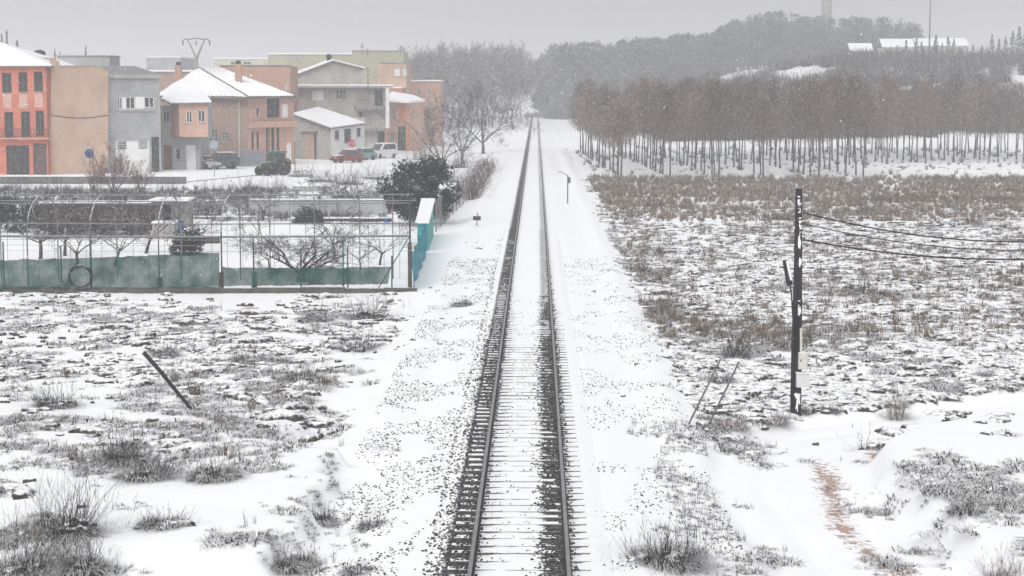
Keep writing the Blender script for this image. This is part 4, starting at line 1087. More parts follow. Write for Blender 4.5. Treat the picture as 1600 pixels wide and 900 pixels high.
mb.build('snow', m_tile_snow, ro)
MB().tube([B_+np.array([0, 0, .12]), ap1+np.array([0, 0, .12])], .09, 6).build('hip_tile', m_fascia, ro)
for px, py0, py1, Y, w_ in ((373, 100, 132, 224, .5), (279, 102, 120, 229, .5)):
    q = at_y(px, py1, Y); zt2 = z_at(py0, Y, px)
    c = MB().box(q[0]-w_*.75, q[0]+w_*.75, Y-.35, Y+.35, q[2]-1.2, zt2).build('chimney', m_brick2, ro)
    MB().box(q[0]-w_*.5, q[0]+w_*.5, Y-.28, Y+.28, zt2+.003, zt2+.4).build('cowl', m_dark, ro)

# -- concrete and white shed with snowy roof
h = thing('white_shed', 'low shed with white front, concrete side and sloping snowy roof', 'shed')
pa, pb, pc = P2(460, 242), P2(517, 238.5), P2(570, 248); f = Fac(pa, pb); g = Fac(pb, pc)
zb1 = f.hit(517, 202)[1]; za1 = f.hit(460, 181)[1]; zc1 = g.hit(570, 195)[1]
uA = f.rect(477, 206, 491, 256); uD = f.rect(495, 208, 515, 256)
MB().add([f.pt(0, Z0), f.pt(f.L, Z0), f.pt(f.L, zb1), f.pt(0, za1)], [(0, 1, 2, 3)]).build('side_wall', m_concrete, h)
panel(f, (uA[0], uA[1], Z0+.02, uA[3]), h, m_tan, 'gate', .003, .05); panel(f, (uA[1]+.15, uA[1]+.35, Z0+.02, uA[3]), h, m_dark, 'gate_post', .003, .12)
fbox(MB(), f, f.hit(470, 200)[0], f.hit(497, 200)[0], uA[3]+.05, uA[3]+.2, .003, .5).build('gate_roof', m_sill, h)
ws = [g.rect(523, 204, 530, 218), g.rect(538, 201, 549, 223), g.rect(557, 199, 564, 213)]
wall_with_holes(g, 0, g.L, Z0, min(zb1, zc1), ws, .18).build('wall', m_white, h)
for w_ in ws: window(g, w_, h, m_frame_dark, m_glass if w_ is not ws[1] else m_dark, 0, 0)
bk_ = P2(500, 255); plain_walls([pc, bk_, pa], Z0, za1-.3, h, m_concrete)
MB().add([(*pb, min(zb1, zc1)), (*pc, min(zb1, zc1)), (*pc, zc1), (*pb, zb1)], [(0, 1, 2, 3)]).build('wall_top', m_white, h)
p1 = np.array([*P2(458, 241.6), za1+.25]); p2 = np.array([*P2(518, 237.6), zb1+.18]); p3 = np.array([*P2(572, 247.8), zc1+.2]); p4 = np.array(at_y(497, 168, 256))
rf = MB(); rf.slab([p1, p2, p4], .16); rf.slab([p2, p3, p4], .16); ro = rf.build('roof', m_fascia, h)
rf = MB(); o_ = np.array([0, 0, .13]); rf.slab([p1+o_, p2+o_, p4+o_], .126); rf.slab([p2+o_, p3+o_, p4+o_], .126); rf.build('snow', m_snow, ro)

# -- tall grey house with terrace and balconies
h = thing('terrace_house', 'tall greyish house with gabled attic, snowy terrace roof and balcony', 'house')
pa, pb = P2(459, 260), P2(603, 263); f = Fac(pa, pb); ze = f.hit(530, 137)[1]
ws = [f.rect(488, 142, 506, 157), f.rect(525, 140, 541, 155), f.rect(561, 175, 567, 187), f.rect(585, 140, 598, 166), f.rect(590, 205, 601, 245), f.rect(574, 222, 583, 246)]
ws = [(w[0], w[1], max(w[2], Z0+.02), w[3]) for w in ws]
wall_with_holes(f, 0, f.L, Z0, ze, ws, .3).build('wall', m_cream if False else m_concrete, h)
panel(f, ws[0], h, m_white, 'shutter', -.2, -.1); window(f, ws[1], h, m_frame, None, 2, 1); window(f, ws[2], h, m_frame_dark, bars=0); window(f, ws[3], h, m_frame_dark, m_glass, 1); panel(f, ws[4], h, m_dark, 'doorway', -.28, -.2); panel(f, ws[5], h, m_frame, 'door')
r_ = f.rect(554, 167, 601, 172); bal = fbox(MB(), f, *r_, .003, 1.1).build('balcony', m_block, h)
rl = MB(); fbox(rl, f, r_[0], r_[1], r_[3]+.95, r_[3]+1.0, 1.04, 1.08)
for k in range(int((r_[1]-r_[0])/.2)): fbox(rl, f, r_[0]+k*.2, r_[0]+k*.2+.03, r_[3], r_[3]+.95, 1.045, 1.075)
rl.build('railing', m_iron, bal)
r_ = f.rect(565, 200, 601, 205); fbox(MB(), f, *r_, .003, 1.0).build('balcony', m_block, h)
r_ = f.rect(600.5, 138, 606, 200); fbox(MB(), f, r_[0], r_[1], r_[2], r_[3], .9, 1.3).build('column', m_white, h)
rb, ra = back(f, pa, pb, 12); plain_walls([pb, rb, ra, pa], Z0, ze, h, m_concrete)
tr = fbox(MB(), f, -.4, f.L+.8, ze+.003, ze+.25, -12, 1.4).build('terrace_roof', m_concrete, h)
fbox(MB(), f, -.45, f.L+.85, ze+.255, ze+.45, -12.05, 1.45).build('snow', m_snow, tr)
fa = Fac(P2(461, 264), P2(566, 266)); poly = [(462, 136), (462, 117), (508, 98), (532, 98), (566, 108), (566, 136)]
at_ = MB().extrude([fa.pt(*fa.hit(*q)) for q in poly], (*(-fa.n*8), 0)).build('attic', m_concrete, h)
rp = [fa.hit(*q) for q in ((457, 118.5), (520, 94.5), (570, 107))]
rf = MB()
for (p_, q_) in zip(rp[:-1], rp[1:]): rf.slab([fa.pt(p_[0], p_[1], .5), fa.pt(q_[0], q_[1], .5), fa.pt(q_[0], q_[1], -8.4), fa.pt(p_[0], p_[1], -8.4)], .18)
ro = rf.build('roof', m_fascia, at_)
rf = MB()
for (p_, q_) in zip(rp[:-1], rp[1:]): rf.slab([fa.pt(p_[0], p_[1]+.16, .45), fa.pt(q_[0], q_[1]+.16, .45), fa.pt(q_[0], q_[1]+.16, -8.4), fa.pt(p_[0], p_[1]+.16, -8.4)], .155)
rf.build('snow', m_snow, at_)
q = at_y(514, 92, 268); MB().lathe([(.3, -1.0), (.3, .1), (.42, .15), (.4, .5), (.15, .7)], 10, tuple(q)).build('chimney', m_dark, at_)

# -- other blocks
def block(name, label, px0, px1, top, Y, depth, material, wins=(), snow=True, Yb=None, side=None, pane=None, frame=None, z0=Z0):
    h = thing(name, label, 'house')
    a, b = P2(px0, Y), P2(px1, Yb or Y); f = Fac(a, b); ze = f.hit((px0+px1)/2, top)[1]
    ws = [f.rect(*q) for q in wins]
    wall_with_holes(f, 0, f.L, z0, ze, ws, .25).build('wall', material, h)
    for w_ in ws: window(f, w_, h, frame or m_frame, pane, 1, 0, w=.1)
    rb, ra = back(f, a, b, depth); plain_walls([b, rb, ra, a], z0, ze, h, side or material)
    MB().slab([f.pt(.05, ze-.05, -.05), f.pt(f.L-.05, ze-.05, -.05), f.pt(f.L-.05, ze-.05, .05-depth), f.pt(.05, ze-.05, .05-depth)], .15).build('roof', m_block, h)
    if snow: fbox(MB(), f, -.15, f.L+.15, ze+.003, ze+.22, -depth-.1, .18).build('snow', m_snow, h)
    else: fbox(MB(), f, -.08, f.L+.08, ze+.003, ze+.12, -.3, .1).build('coping', m_block, h)
    return h, f, ze
block('brick_block', 'plain brick block rising behind the hipped snowy roof', 346, 455, 103, 247, 8, m_brick2, ((446, 130, 449, 140),), snow=False)
block('apartment_block', 'pale olive flat-roofed block, low one behind the gabled attic', 421, 560, 85, 335, 14, m_olive, ((450, 88, 454, 92), (458, 88, 462, 92), (466, 88, 470, 92)), z0=0)
block('apartment_block', 'tall pale olive block with thin masts, behind the terrace house', 552, 631, 80, 318, 12, m_olive, (), snow=False)
h_, f_, _z = block('apartment_block', 'brownish flat with two pale windows right of the terrace house', 592, 636, 99, 292, 10, m_tan, ((616, 106, 625, 119), (629, 106, 636-.5, 119)), snow=False, pane=m_white)
block('brick_house', 'pinkish brick house in mist beside the bare trees', 642, 688, 127, 305, 10, m_brick2, ((652, 140, 658, 150), (668, 140, 674, 150), (652, 168, 658, 180), (668, 168, 674, 180)))
block('low_house', 'long low brick house with snowy roof behind the corner house', 232, 303, 112, 244, 8, m_brick, ())
block('warehouse', 'pale warehouse fading in mist above the brick block', 336, 424, 92, 400, 20, m_cream, ((360, 96, 372, 101), (380, 96, 392, 101)), z0=0)
block('warehouse', 'faint grey warehouse in mist above the small house', 232, 285, 90, 420, 20, m_grey, (), z0=0)
# orange house at the end of the street
h, f, ze = block('orange_house', 'orange house with snowy eaves at the far end of the street', 606, 641, 160, 276, 5, m_peach, ((612, 170, 618, 186), (610, 206, 616, 236)), Yb=275)
g = Fac(f.b, P2(662, 284)); wall_with_holes(g, 0, g.L, Z0, ze, [g.rect(645, 166, 655, 190)], .2).build('wall', m_peach, h)
panel(g, g.rect(645, 166, 655, 190), h, m_orange_panel, 'shutter', -.15, -.05); panel(f, f.rect(624, 164, 633, 192), h, m_orange_panel, 'wall_panel', .003, .05); panel(f, f.rect(622, 198, 634, 236), h, m_dark, 'doorway', .003, .05)
panel(f, f.rect(636, 196, 640.5, 236), h, m_orange_panel, 'wall_panel', .003, .05)
pk = at_y(618, 146, 272)
rf = MB(); A_, B_, C_ = np.array([*P2(602, 274.5), ze+.1]), np.array([*P2(641, 273.6), ze-.1]), np.array([*P2(665, 283), ze+.05]); D_ = np.array(at_y(612, 146, 282)); E_ = np.array(at_y(645, 151, 288))
for pl in ([A_, B_, D_], [B_, C_, E_], [B_, E_, D_]): rf.slab([p+np.array([0, 0, .3]) for p in pl], .3)
rf.build('snowy_eaves', m_snow, h)
block('orange_house', 'upper orange wall stepping above the snowy eaves', 603, 628, 138, 286, 6, m_orange_panel, ())

# thin masts on the roofs
for i, (px, py0, py1, Y) in enumerate(((566, 68, 84, 318), (574, 76, 84, 318), (626, 72, 82, 318), (575, 105, 135, 252))):
    q = at_y(px, py1, Y); mb = MB().tube([(0, 0, -.3), (0, 0, (py1-py0)/FPX*Y)], .05, 5)
    for k in range(3): z = (py1-py0)/FPX*Y*(.6+.15*k); mb.box(-.4+.08*k, .4-.08*k, -.02, .02, z, z+.04)
    tag(mb.build('roof_aerial', m_frame_dark, None, loc=tuple(q)), ['first aerial from the village side on the olive block roof', 'second, shorter aerial on the olive block roof', 'aerial at the railway end of the olive block roof', 'aerial on the terrace of the grey house'][i], 'aerial', 'aerials on the roofs')

# Y-shaped power mast
q = at_y(308, 150, 236); zt2 = z_at(58, 236, 308); hgt = zt2-Z0
t = thing('power_mast', 'Y-shaped concrete power mast rising behind the hipped snowy roof', 'mast', (q[0], 236, Z0))
mb = MB().tube([(0, 0, 0), (0, 0, hgt-2.6)], [.32, .2], 8); mb.build('shaft', m_concrete, t)
mb = MB()
for s in (-1, 1): mb.tube([(0, 0, hgt-2.7), (s*.35, 0, hgt-1.8), (s*.95, 0, hgt-.5), (s*1.05, 0, hgt-.3)], [.17, .14, .10, .09], 6)
mb.build('fork', m_concrete, t)
mb = MB().tube([(-1.65, 0, hgt-.55), (-1.4, 0, hgt-.2), (-.95, 0, hgt-.3), (0, 0, hgt-.12), (.95, 0, hgt-.3), (1.4, 0, hgt-.2), (1.65, 0, hgt-.55)], .06, 6); mb.build('cross_arm', m_frame_dark, t)
for s in (-1.65, 0, 1.65): MB().lathe([(.03, -.75), (.09, -.7), (.05, -.6), (.09, -.5), (.05, -.4), (.09, -.3), (.03, -.2)], 8, (s, 0, hgt-.25)).build('insulator', m_glass, t)

# retaining wall before the houses, kerbed street edge
f = Fac(P2(-40, 177), P2(290, 177)); zt2 = f.hit(150, 276)[1]
m_wallgrey = mat('old_wall', (.17, .165, .16), (.10, .098, .095), scale=1.2, snow=.6, snow_lo=.7, detail=8)
w = thing('retaining_wall', 'low grey concrete retaining wall with snow on top before the houses', 'wall')
n = 12
for k in range(n):
    fbox(MB(), f, f.L*k/n+.01, f.L*(k+1)/n-.01, -1.2, zt2-.05*(k % 2)*.4, -.35, 0).build('panel', m_wallgrey, w)
fbox(MB(), f, -.05, f.L+.05, zt2+.003, zt2+.09, -.4, .05).build('snow_cap', m_snow, w)
w = thing('stone_kerb', 'brown earth edge of the street below the tractor', 'kerb')
f = Fac(P2(290, 180), P2(480, 206)); fbox(MB(), f, 0, f.L, -1.2, z_at(284, 180, 290), -.3, 0).build('edge', mat('earth_edge', (.24, .20, .17), (.17, .145, .13), scale=2, snow=.6, snow_lo=.7), w)

# farm on the hill, water tower, walls, mast
q = at_y(1291, 30, 690); t = thing('water_tower', 'pale brick water tower standing above the pine wood', 'tower', (q[0], 690, ground_z(q[0], 690)))
zt2 = z_at(-14, 690, 1291)-t.location[2]
MB().lathe([(2.4, -.5), (2.0, zt2*.55), (1.85, zt2-3.4)], 18).build('shaft', m_concrete, t, False); MB().lathe([(1.9, zt2-3.39), (2.2, zt2-3.1), (2.2, zt2-.3), (2.0, zt2)], 18).build('tank', m_concrete, t)
def hill_house(name, label, px0, px1, top, eave, base, Y, mt, pitch=5.0):
    h = thing(name, label, 'house'); a, b = P2(px0, Y, eave), P2(px1, Y, eave); zb = z_at(base, Y, px0)-2; ze = z_at(eave, Y, (px0+px1)/2); zt2 = z_at(top, Y+pitch, (px0+px1)/2)
    MB().box(a[0], b[0], Y, Y+2*pitch, zb, ze).build('wall', mt, h)
    snow_roof([(a[0]-.4, Y-.5, ze), (b[0]+.4, Y-.5, ze), (b[0]+.4, Y+pitch, zt2), (a[0]-.4, Y+pitch, zt2)], h); snow_roof([(a[0]-.4, Y+pitch+.02, zt2), (b[0]+.4, Y+pitch+.02, zt2), (b[0]+.4, Y+2*pitch+.5, ze), (a[0]-.4, Y+2*pitch+.5, ze)], h)
    for k in range(4): x = a[0]+(b[0]-a[0])*(k+.5)/4; MB().box(x-.6, x+.6, Y-.06, Y-.003, ze-2.2, ze-.8).build('window', m_dark, h)
    return h
hill_house('farm_house', 'long farm house with white snowy roof on the hill, first from the wood', 1380, 1428, 61, 74, 92, 590, m_cream); hill_house('farm_house', 'long farm house with white snowy roof on the hill, farther from the wood', 1433, 1512, 60, 72, 92, 594, m_cream)
hill_house('farm_barn', 'small pinkish barn at the wood edge on the hill', 1330, 1362, 68, 80, 100, 470, m_pink, 3)
w = thing('hill_wall', 'long low wall with snow on top along the hill', 'wall')
for px0, px1, top in ((1330, 1425, 93), (1500, 1575, 88), (1575, 1640, 90)):
    Y = 450; a, b = P2(px0, Y), P2(px1, Y); zt2 = z_at(top, Y, px0); s_ = MB().box(a[0], b[0], Y, Y+.5, zt2-3, zt2).build('panel', m_block, w); MB().box(a[0], b[0], Y-.1, Y+.6, zt2+.003, zt2+.2).build('snow_cap', m_snow, w)
q = P2(1448, 505); tag(MB().tube([(0, 0, 0), (0, 0, z_at(-30, 505)-ground_z(*q))], [.25, .12], 6).build('radio_mast', m_frame_dark, loc=(q[0], q[1], ground_z(*q))), 'thin tall radio mast beside the farm on the hill', 'mast')
# little arched bridge and crossing far down the line
br = thing('footbridge', 'faint arched footbridge crossing the railway in the mist', 'bridge')
pts = [at_y(px, py, 660) for px, py in ((813, 158), (822, 155), (832, 152.5), (842, 152.5), (851, 155), (860, 159))]
mb = MB()
for p_, q_ in zip(pts[:-1], pts[1:]): mb.slab([p_, q_, (q_[0], q_[1]+2.2, q_[2]), (p_[0], p_[1]+2.2, p_[2])], .4)
mb.build('deck', m_block, br)
for p_ in (pts[0], pts[-1]): MB().box(p_[0]-.2, p_[0]+.2, 660.2, 662.0, -.8, p_[2]-.42).build('abutment', m_block, br)
cr = thing('road_bridge', 'low road crossing with snowy parapets where the railway fades out', 'bridge')
a, b = P2(822, 604), P2(849, 604); MB().box(a[0], b[0], 602, 602.6, -.6, .9).build('parapet', m_block, cr); MB().box(a[0]-.5, b[0]+.5, 602.6, 608, -.5, .95).build('deck', m_block, cr); MB().box(a[0]-.1, b[0]+.1, 602.65, 607.9, .953, 1.2).build('snow', m_snow, cr)

# ================================================================= GARDEN
m_pipe = mat('galvanised_pipe', (.22, .225, .23), (.15, .155, .16), rough=.6, metallic=.2, snow=.8, snow_lo=.6)
m_greenpost = mat('green_post', (.05, .12, .09), (.035, .08, .06), snow=.8, snow_lo=.8)
m_net = net_mat('green_shade_net', (.016, .078, .060), .16)
m_bluenet = net_mat('blue_shade_net', (.025, .30, .40), .05)
m_greynet = net_mat('grey_wire_net', (.40, .42, .44), .50)
m_turq = mat('turquoise_sheet', (.18, .56, .50), (.15, .48, .44), scale=2)
m_blue = mat('blue_plastic', (.03, .14, .42), (.025, .10, .32), rough=.4, snow=1, snow_lo=.7)
m_redbrick = mat('red_brick', (.38, .15, .09), (.27, .11, .07), scale=8, snow=.8, snow_lo=.7)
m_rubber = mat('rubber', (.02, .02, .021), rough=.7, snow=.8, snow_lo=.75)
m_wood = mat('weathered_wood', (.10, .085, .072), (.055, .047, .042), scale=5, snow=.9, snow_lo=.6, stretch=(1, 1, .2))
gz = -.75
fy = FENCE_Y
# low concrete base of the fence, in lengths between the posts
w = thing('garden_base_wall', 'long low concrete base under the green netting fence', 'wall')
xs = [x_at(px, fy, 450) for px in (-60, 5, 95, 142, 248, 346, 396, 470, 540, 600, 652)]
for k, (x0, x1) in enumerate(zip(xs[:-1], xs[1:])):
    MB().box(x0+.01, x1-.01, fy-.12, fy+.12, gz-.5, -.36 + .03*math.sin(k*2.1)).build('length', mat('mossy_base', (.12, .112, .10), (.07, .066, .058), scale=2.5, snow=.8, snow_lo=.8) if k == 0 else bpy.data.materials['mossy_base'], w)
# netting fence: thing > post, net, wire
fence = thing('netting_fence', 'green shade-net fence on thin posts along the near side of the garden', 'fence')
for px, top in ((5, 378), (95, 385), (142, 366), (346, 362), (396, 372), (470, 388), (536, 374), (543, 385), (612, 400)):
    x = x_at(px, fy, 450); MB().tube([(x, fy+.16, gz), (x, fy+.16, z_at(top, fy, px))], .035, 6).build('post', m_greenpost, fence)
def net(parent, name, pts_top, pts_bot, material, n=40, sag=.05, seed=0):
    V = []; F = []; r_ = random.Random(seed)
    tt = np.linspace(0, 1, n+1)
    T = np.array([[np.interp(t, np.linspace(0, 1, len(pts_top)), [p[i] for p in pts_top]) for i in range(3)] for t in tt]); B = np.array([[np.interp(t, np.linspace(0, 1, len(pts_bot)), [p[i] for p in pts_bot]) for i in range(3)] for t in tt])
    for i in range(n+1):
        for j in range(7):
            p = T[i]*(1-j/6) + B[i]*(j/6); p = p + np.array([0, 1, 0])*(sag*math.sin(i*.9+j*.5)*.8) + np.array([0, 0, 1])*(r_.uniform(-.02, .02) - (.04*abs(math.sin(i*.55)) if j == 0 else 0)); V.append(tuple(p))
    for i in range(n):
        for j in range(6): q = i*7+j; F.append((q, q+7, q+8, q+1))
    return MB().add(V, F).build(name, material, parent)
def fp(px, py, dy=-.14): q = at_y(px, py, fy+dy); return (q[0], fy+dy, q[2])
net(fence, 'net', [fp(-60, 407), fp(20, 405), fp(140, 402), fp(240, 398), fp(343, 394)], [fp(-60, 452), fp(343, 448)], m_net, 60, .05, 1)
net(fence, 'net', [fp(347, 417), fp(480, 418), fp(611, 416)], [fp(347, 447), fp(606, 444)], m_net, 44, .05, 2)
for z_ in (374, 383, 392):
    MB().tube([(x_at(-60, fy), fy+.1, z_at(z_, fy, 300)), (x_at(300, fy), fy+.1, z_at(z_+1.5, fy, 300)), (x_at(641, fy), fy+.1, z_at(z_, fy, 300))], .009, 4).build('wire', m_pipe, fence)
for px, lab in ((344, 'short red brick pillar where the tall green net ends'), (396, 'short red brick pillar behind the lower green net'), (248, 'short mossy brick pillar under the third greenhouse hoop')):
    x = x_at(px, fy, 440); z1 = z_at(426 if px != 248 else 434, fy, px); c = thing('brick_pillar', lab, 'pillar', (x, fy+.32, gz), group='brick pillars along the netting fence')
    hh = z1-gz; nb = 7
    for k in range(nb): MB().box(-.11+.008*(k % 2), .11-.008*(k % 3), -.11, .11, hh*k/nb, hh*(k+1)/nb-.012).build('brick', m_redbrick, c)
# black hoop hanging on the net
c = thing('hose_coil', 'black round coil of hose hanging on the green net', 'hose', tuple(at_y(125, 432, fy-.3)))
for k, (r_, dz) in enumerate(((.50, 0), (.47, -.02), (.52, .01))):
    MB().tube([(r_*math.cos(t), .04*k, r_*.95*math.sin(t)+dz) for t in np.linspace(0, 2*math.pi, 29)], .024, 5, cap=False).build('loop', m_rubber, c)
# greenhouse skeleton
gh = thing('greenhouse_frame', 'bare greenhouse skeleton of snowy pipe hoops behind the green net', 'greenhouse')
y0, y1 = fy+.7, fy+6.2; zt_ = z_at(305, fy+3.4, 265); ym = (y0+y1)/2
for px in (-52, 43, 141, 248, 346):
    x = x_at(px, y0, 400); pts = [(x, y0, gz), (x, y0, 2.1)]
    for t in np.linspace(.12, .88, 9): pts.append((x, ym - (y1-y0)/2*math.cos(math.pi*t), 2.1 + (zt_-2.1)*math.sin(math.pi*t)))
    pts += [(x, y1, 2.1), (x, y1, gz)]
    MB().tube(pts, .034, 6).build('hoop', m_pipe, gh)
xL, xR = x_at(-70, y0), x_at(640, y0)
for (yy, z_, r_) in ((y0, z_at(369, y0, 300), .055), (y1, z_at(349, y1, 300), .03), (ym, zt_+.02, .035), (y0+.9, z_at(318, y0+.9), .025), (y1-.9, z_at(314, y1-.9), .03)):
    MB().tube([(xL, yy, z_), ((xL+xR)/2, yy, z_-.04), (xR, yy, z_+.02)], r_, 6).build('rail', m_pipe, gh)
for k in range(26):
    px = 12 + k*24.5; x = x_at(px, y1, 400); MB().tube([(x, y1, gz), (x+.02, y1, z_at(330 if k % 3 else 303, y1, px))], .009, 4).build('wire', m_iron, gh)
for px, top in ((396, 300), (470, 306), (545, 304), (600, 302)):
    x = x_at(px, y0+.1, 400); MB().tube([(x, y1, gz), (x, y1, z_at(top, y1, px))], .03, 6).build('upright', m_pipe, gh)
t = thing('corner_post', 'tall thin pole at the garden corner by the blue netting', 'post', (x_at(641, fy+.4, 440), fy+.4, gz))
MB().tube([(0, 0, 0), (0, 0, z_at(294, fy, 641)-gz)], .045, 6).build('shaft', m_wood, t)
MB().tube([(-.05, 0, z_at(372, fy, 641)-gz), (-1.6, .4, .05)], .025, 5).build('brace', m_wood, t)
mb = MB().tube([(-.02, 0.1, z_at(380, fy, 641)-gz), (-.02, .1, 0)], .10, 6); mb.build('stump', m_wood, t)
# side fence along the track: blue netting
A_ = np.array([x_at(644, fy+.4, 440), fy+.4, 0]); B_ = np.array([x_at(667, 105, 392), 105., 0])
sf = thing('blue_netting_fence', 'blue and teal netting fence running from the corner towards the turquoise shed', 'fence')
def along(t, z): p = A_*(1-t)+B_*t; return (p[0], p[1], z)
V = []; F = []
for i in range(31):
    for j in range(6): t_ = i/30; V.append(along(t_, gz + .12 + (1.75 + .05*math.sin(i*1.3))*j/5)); V[-1] = (V[-1][0] + .06*math.sin(i*.8+j), V[-1][1], V[-1][2])
for i in range(30):
    for j in range(5): q = i*6+j; F.append((q, q+6, q+7, q+1))
MB().add(V, F).build('net', m_bluenet, sf)
for k in range(5): p = along(k/4, gz); MB().tube([(p[0]-.07, p[1], gz-.1), (p[0]-.07, p[1], 1.1)], .03, 6).build('post', m_wood, sf)
for k in range(6): p, q_ = along(k/6, 0), along((k+1)/6-.01, 0); MB().add([(p[0]-.1, p[1], gz-.4), (p[0]+.1, p[1], gz-.4), (q_[0]+.1, q_[1], gz-.4), (q_[0]-.1, q_[1], gz-.4), (p[0]-.1, p[1], gz+.2), (p[0]+.1, p[1], gz+.2), (q_[0]+.1, q_[1], gz+.2), (q_[0]-.1, q_[1], gz+.2)], [(3,2,1,0),(4,5,6,7),(0,1,5,4),(1,2,6,5),(2,3,7,6),(3,0,4,7)]).build('base_block', m_block, sf)
# turquoise shed
sh = thing('turquoise_shed', 'narrow turquoise sheet-metal shed with sloping snowy roof beside the railway', 'shed')
n0, n1 = np.array([x_at(652, 106, 348), 106.]), np.array([x_at(668, 106, 348), 106.]); m0, m1 = np.array([x_at(660, 118, 313), 118.]), np.array([x_at(677, 118, 313), 118.])
za, zb_ = z_at(349, 106, 660), z_at(314, 118, 668)
MB().add([(*n0, gz), (*n1, gz), (*n1, za), (*n0, za)], [(0, 1, 2, 3)]).build('front_panel', mat('teal_sheet', (.04, .36, .38), (.03, .28, .32), scale=3), sh)
for k in range(8):
    a, b = n1+(m1-n1)*k/8, n1+(m1-n1)*(k+.97)/8; z_a, z_b = za+(zb_-za)*k/8, za+(zb_-za)*(k+.97)/8; o_ = .015*(k % 2)
    MB().add([(a[0]+o_, a[1], gz), (b[0]+o_, b[1], gz), (b[0]+o_, b[1], z_b), (a[0]+o_, a[1], z_a)], [(0, 1, 2, 3)]).build('side_panel', m_turq, sh)
MB().add([(*m1, gz), (*m0, gz), (*m0, zb_), (*m1, zb_)], [(0, 1, 2, 3)]).build('back_panel', m_turq, sh); MB().add([(*m0, gz), (*n0, gz), (*n0, za), (*m0, zb_)], [(0, 1, 2, 3)]).build('side_panel', m_turq, sh)
snow_roof([(n0[0]-.08, n0[1]-.25, za+.03), (n1[0]+.1, n1[1]-.25, za+.03), (m1[0]+.1, m1[1]+.2, zb_+.06), (m0[0]-.08, m0[1]+.2, zb_+.06)], sh, .05, .10, material=m_turq)
# grey wire fence farther along
wf = thing('wire_mesh_fence', 'grey wire-mesh fence on posts between the evergreen and the railway bank', 'fence')
A_, B_ = np.array([x_at(681, 121, 352), 121., 0]), np.array([x_at(733, 158, 310), 158., 0])
for k in range(10): p = A_*(1-k/9)+B_*k/9; MB().tube([(p[0], p[1], gz), (p[0], p[1], 1.5)], .045, 6).build('post', m_pipe, wf)
V = []; F = []
for i in range(19):
    p = A_*(1-i/18)+B_*i/18
    for j in range(2): V.append((p[0]-.03, p[1], (gz+.05, 1.45)[j]))
for i in range(18): F.append((2*i, 2*i+2, 2*i+3, 2*i+1))
MB().add(V, F).build('mesh', m_greynet, wf)
# brown hedge on the bank after it
hd = thing('bank_hedge', 'brown leafless hedge along the railway bank beyond the wire fence', 'hedge')
for k in range(14):
    Y = 156 + 4.6*k; V, F = twig_bush(1200+k, 1.1, 1.9, 90, .02, .55); V = V + np.array([x_at(np.interp(k, [0, 13], [737, 762]), Y), Y, gz+.05]); link('bush', np_mesh('bush', V, F), m_red_twig if k % 3 == 0 else m_twig_grey, hd)

# hut, walls, boxes and barrels
def block_wall(name, label, px0, px1, base, top, material, depth=.3, lengths=4, cat='wall'):
    w = thing(name, label, cat); p0, p1 = on_z(px0, base, gz), on_z(px1, base, gz); Y = (p0[1]+p1[1])/2; x0, x1 = x_at(px0, Y, base), x_at(px1, Y, base); z1 = z_at(top, Y, px0)
    for k in range(lengths): MB().box(x0+(x1-x0)*k/lengths+.008, x0+(x1-x0)*(k+1)/lengths-.008, Y, Y+depth, gz-.3, z1+.03*(k % 2)).build('length', material, w)
    MB().box(x0-.03, x1+.03, Y-.05, Y+depth+.05, z1+.034, z1+.12).build('snow_cap', m_snow, w); return w
hut = thing('garden_hut', 'flat-roofed grey block hut behind the third greenhouse hoop', 'hut')
p = on_z(262, 360, gz); Y = p[1]; x0, x1, x2 = x_at(236, Y), x_at(290, Y), x_at(301, Y+2.6); z1 = z_at(317, Y, 265)
MB().add([(x0, Y, gz), (x1, Y, gz), (x1, Y, z1), (x0, Y, z1)], [(0, 1, 2, 3)]).build('wall', m_block, hut); MB().add([(x1, Y, gz), (x2, Y+2.6, gz), (x2, Y+2.6, z1), (x1, Y, z1)], [(0, 1, 2, 3)]).build('side_wall', m_concrete, hut)
MB().add([(x2, Y+2.6, gz), (x0, Y+2.6, gz), (x0, Y+2.6, z1), (x2, Y+2.6, z1)], [(0, 1, 2, 3)]).build('wall', m_block, hut)
MB().box(x_at(256, Y), x_at(264, Y), Y-.05, Y-.004, gz, gz+1.7).build('door', m_dark, hut); snow_roof([(x0-.2, Y-.25, z1+.1), (x1+.15, Y-.25, z1+.1), (x2+.15, Y+2.8, z1+.12), (x0-.2, Y+2.8, z1+.12)], hut, .1, .12)
block_wall('block_wall', 'long pale grey block wall at the far side of the garden', 388, 606, 339, 313, mat('pale_block', (.40, .41, .41), (.32, .33, .33), scale=1, snow=.6, snow_lo=.7), .25, 9)
block_wall('terrace_wall', 'low brown stone edge below the long grey wall', 458, 612, 349, 342, m_wood, .3, 6)
block_wall('terrace_wall', 'low brown edge running from the grey hut to the saplings', 300, 400, 345, 340, m_wood, .3, 4)
block_wall('dark_lean_to', 'dark weathered board lean-to left of the grey hut', 62, 235, 364, 318, m_wood, 1.6, 22, 'lean-to')
block_wall('raised_bed', 'brown board raised bed by the fence post right of the third hoop', 308, 341, 384, 372, m_wood, .8, 3, 'bed')
tb = thing('water_trough', 'pale concrete block trough in front of the grey hut', 'trough'); p = on_z(252, 377, gz); x0, x1 = x_at(236, p[1]), x_at(270, p[1]); z1 = z_at(349, p[1], 250)
for k in range(2): MB().box(x0, x1, p[1], p[1]+1.2, gz+(z1-gz)*k/2+.006*k, gz+(z1-gz)*(k+1)/2).build('block', m_concrete, tb)
MB().box(x0-.04, x1+.04, p[1]-.04, p[1]+1.24, z1+.003, z1+.1).build('snow_cap', m_snow, tb)
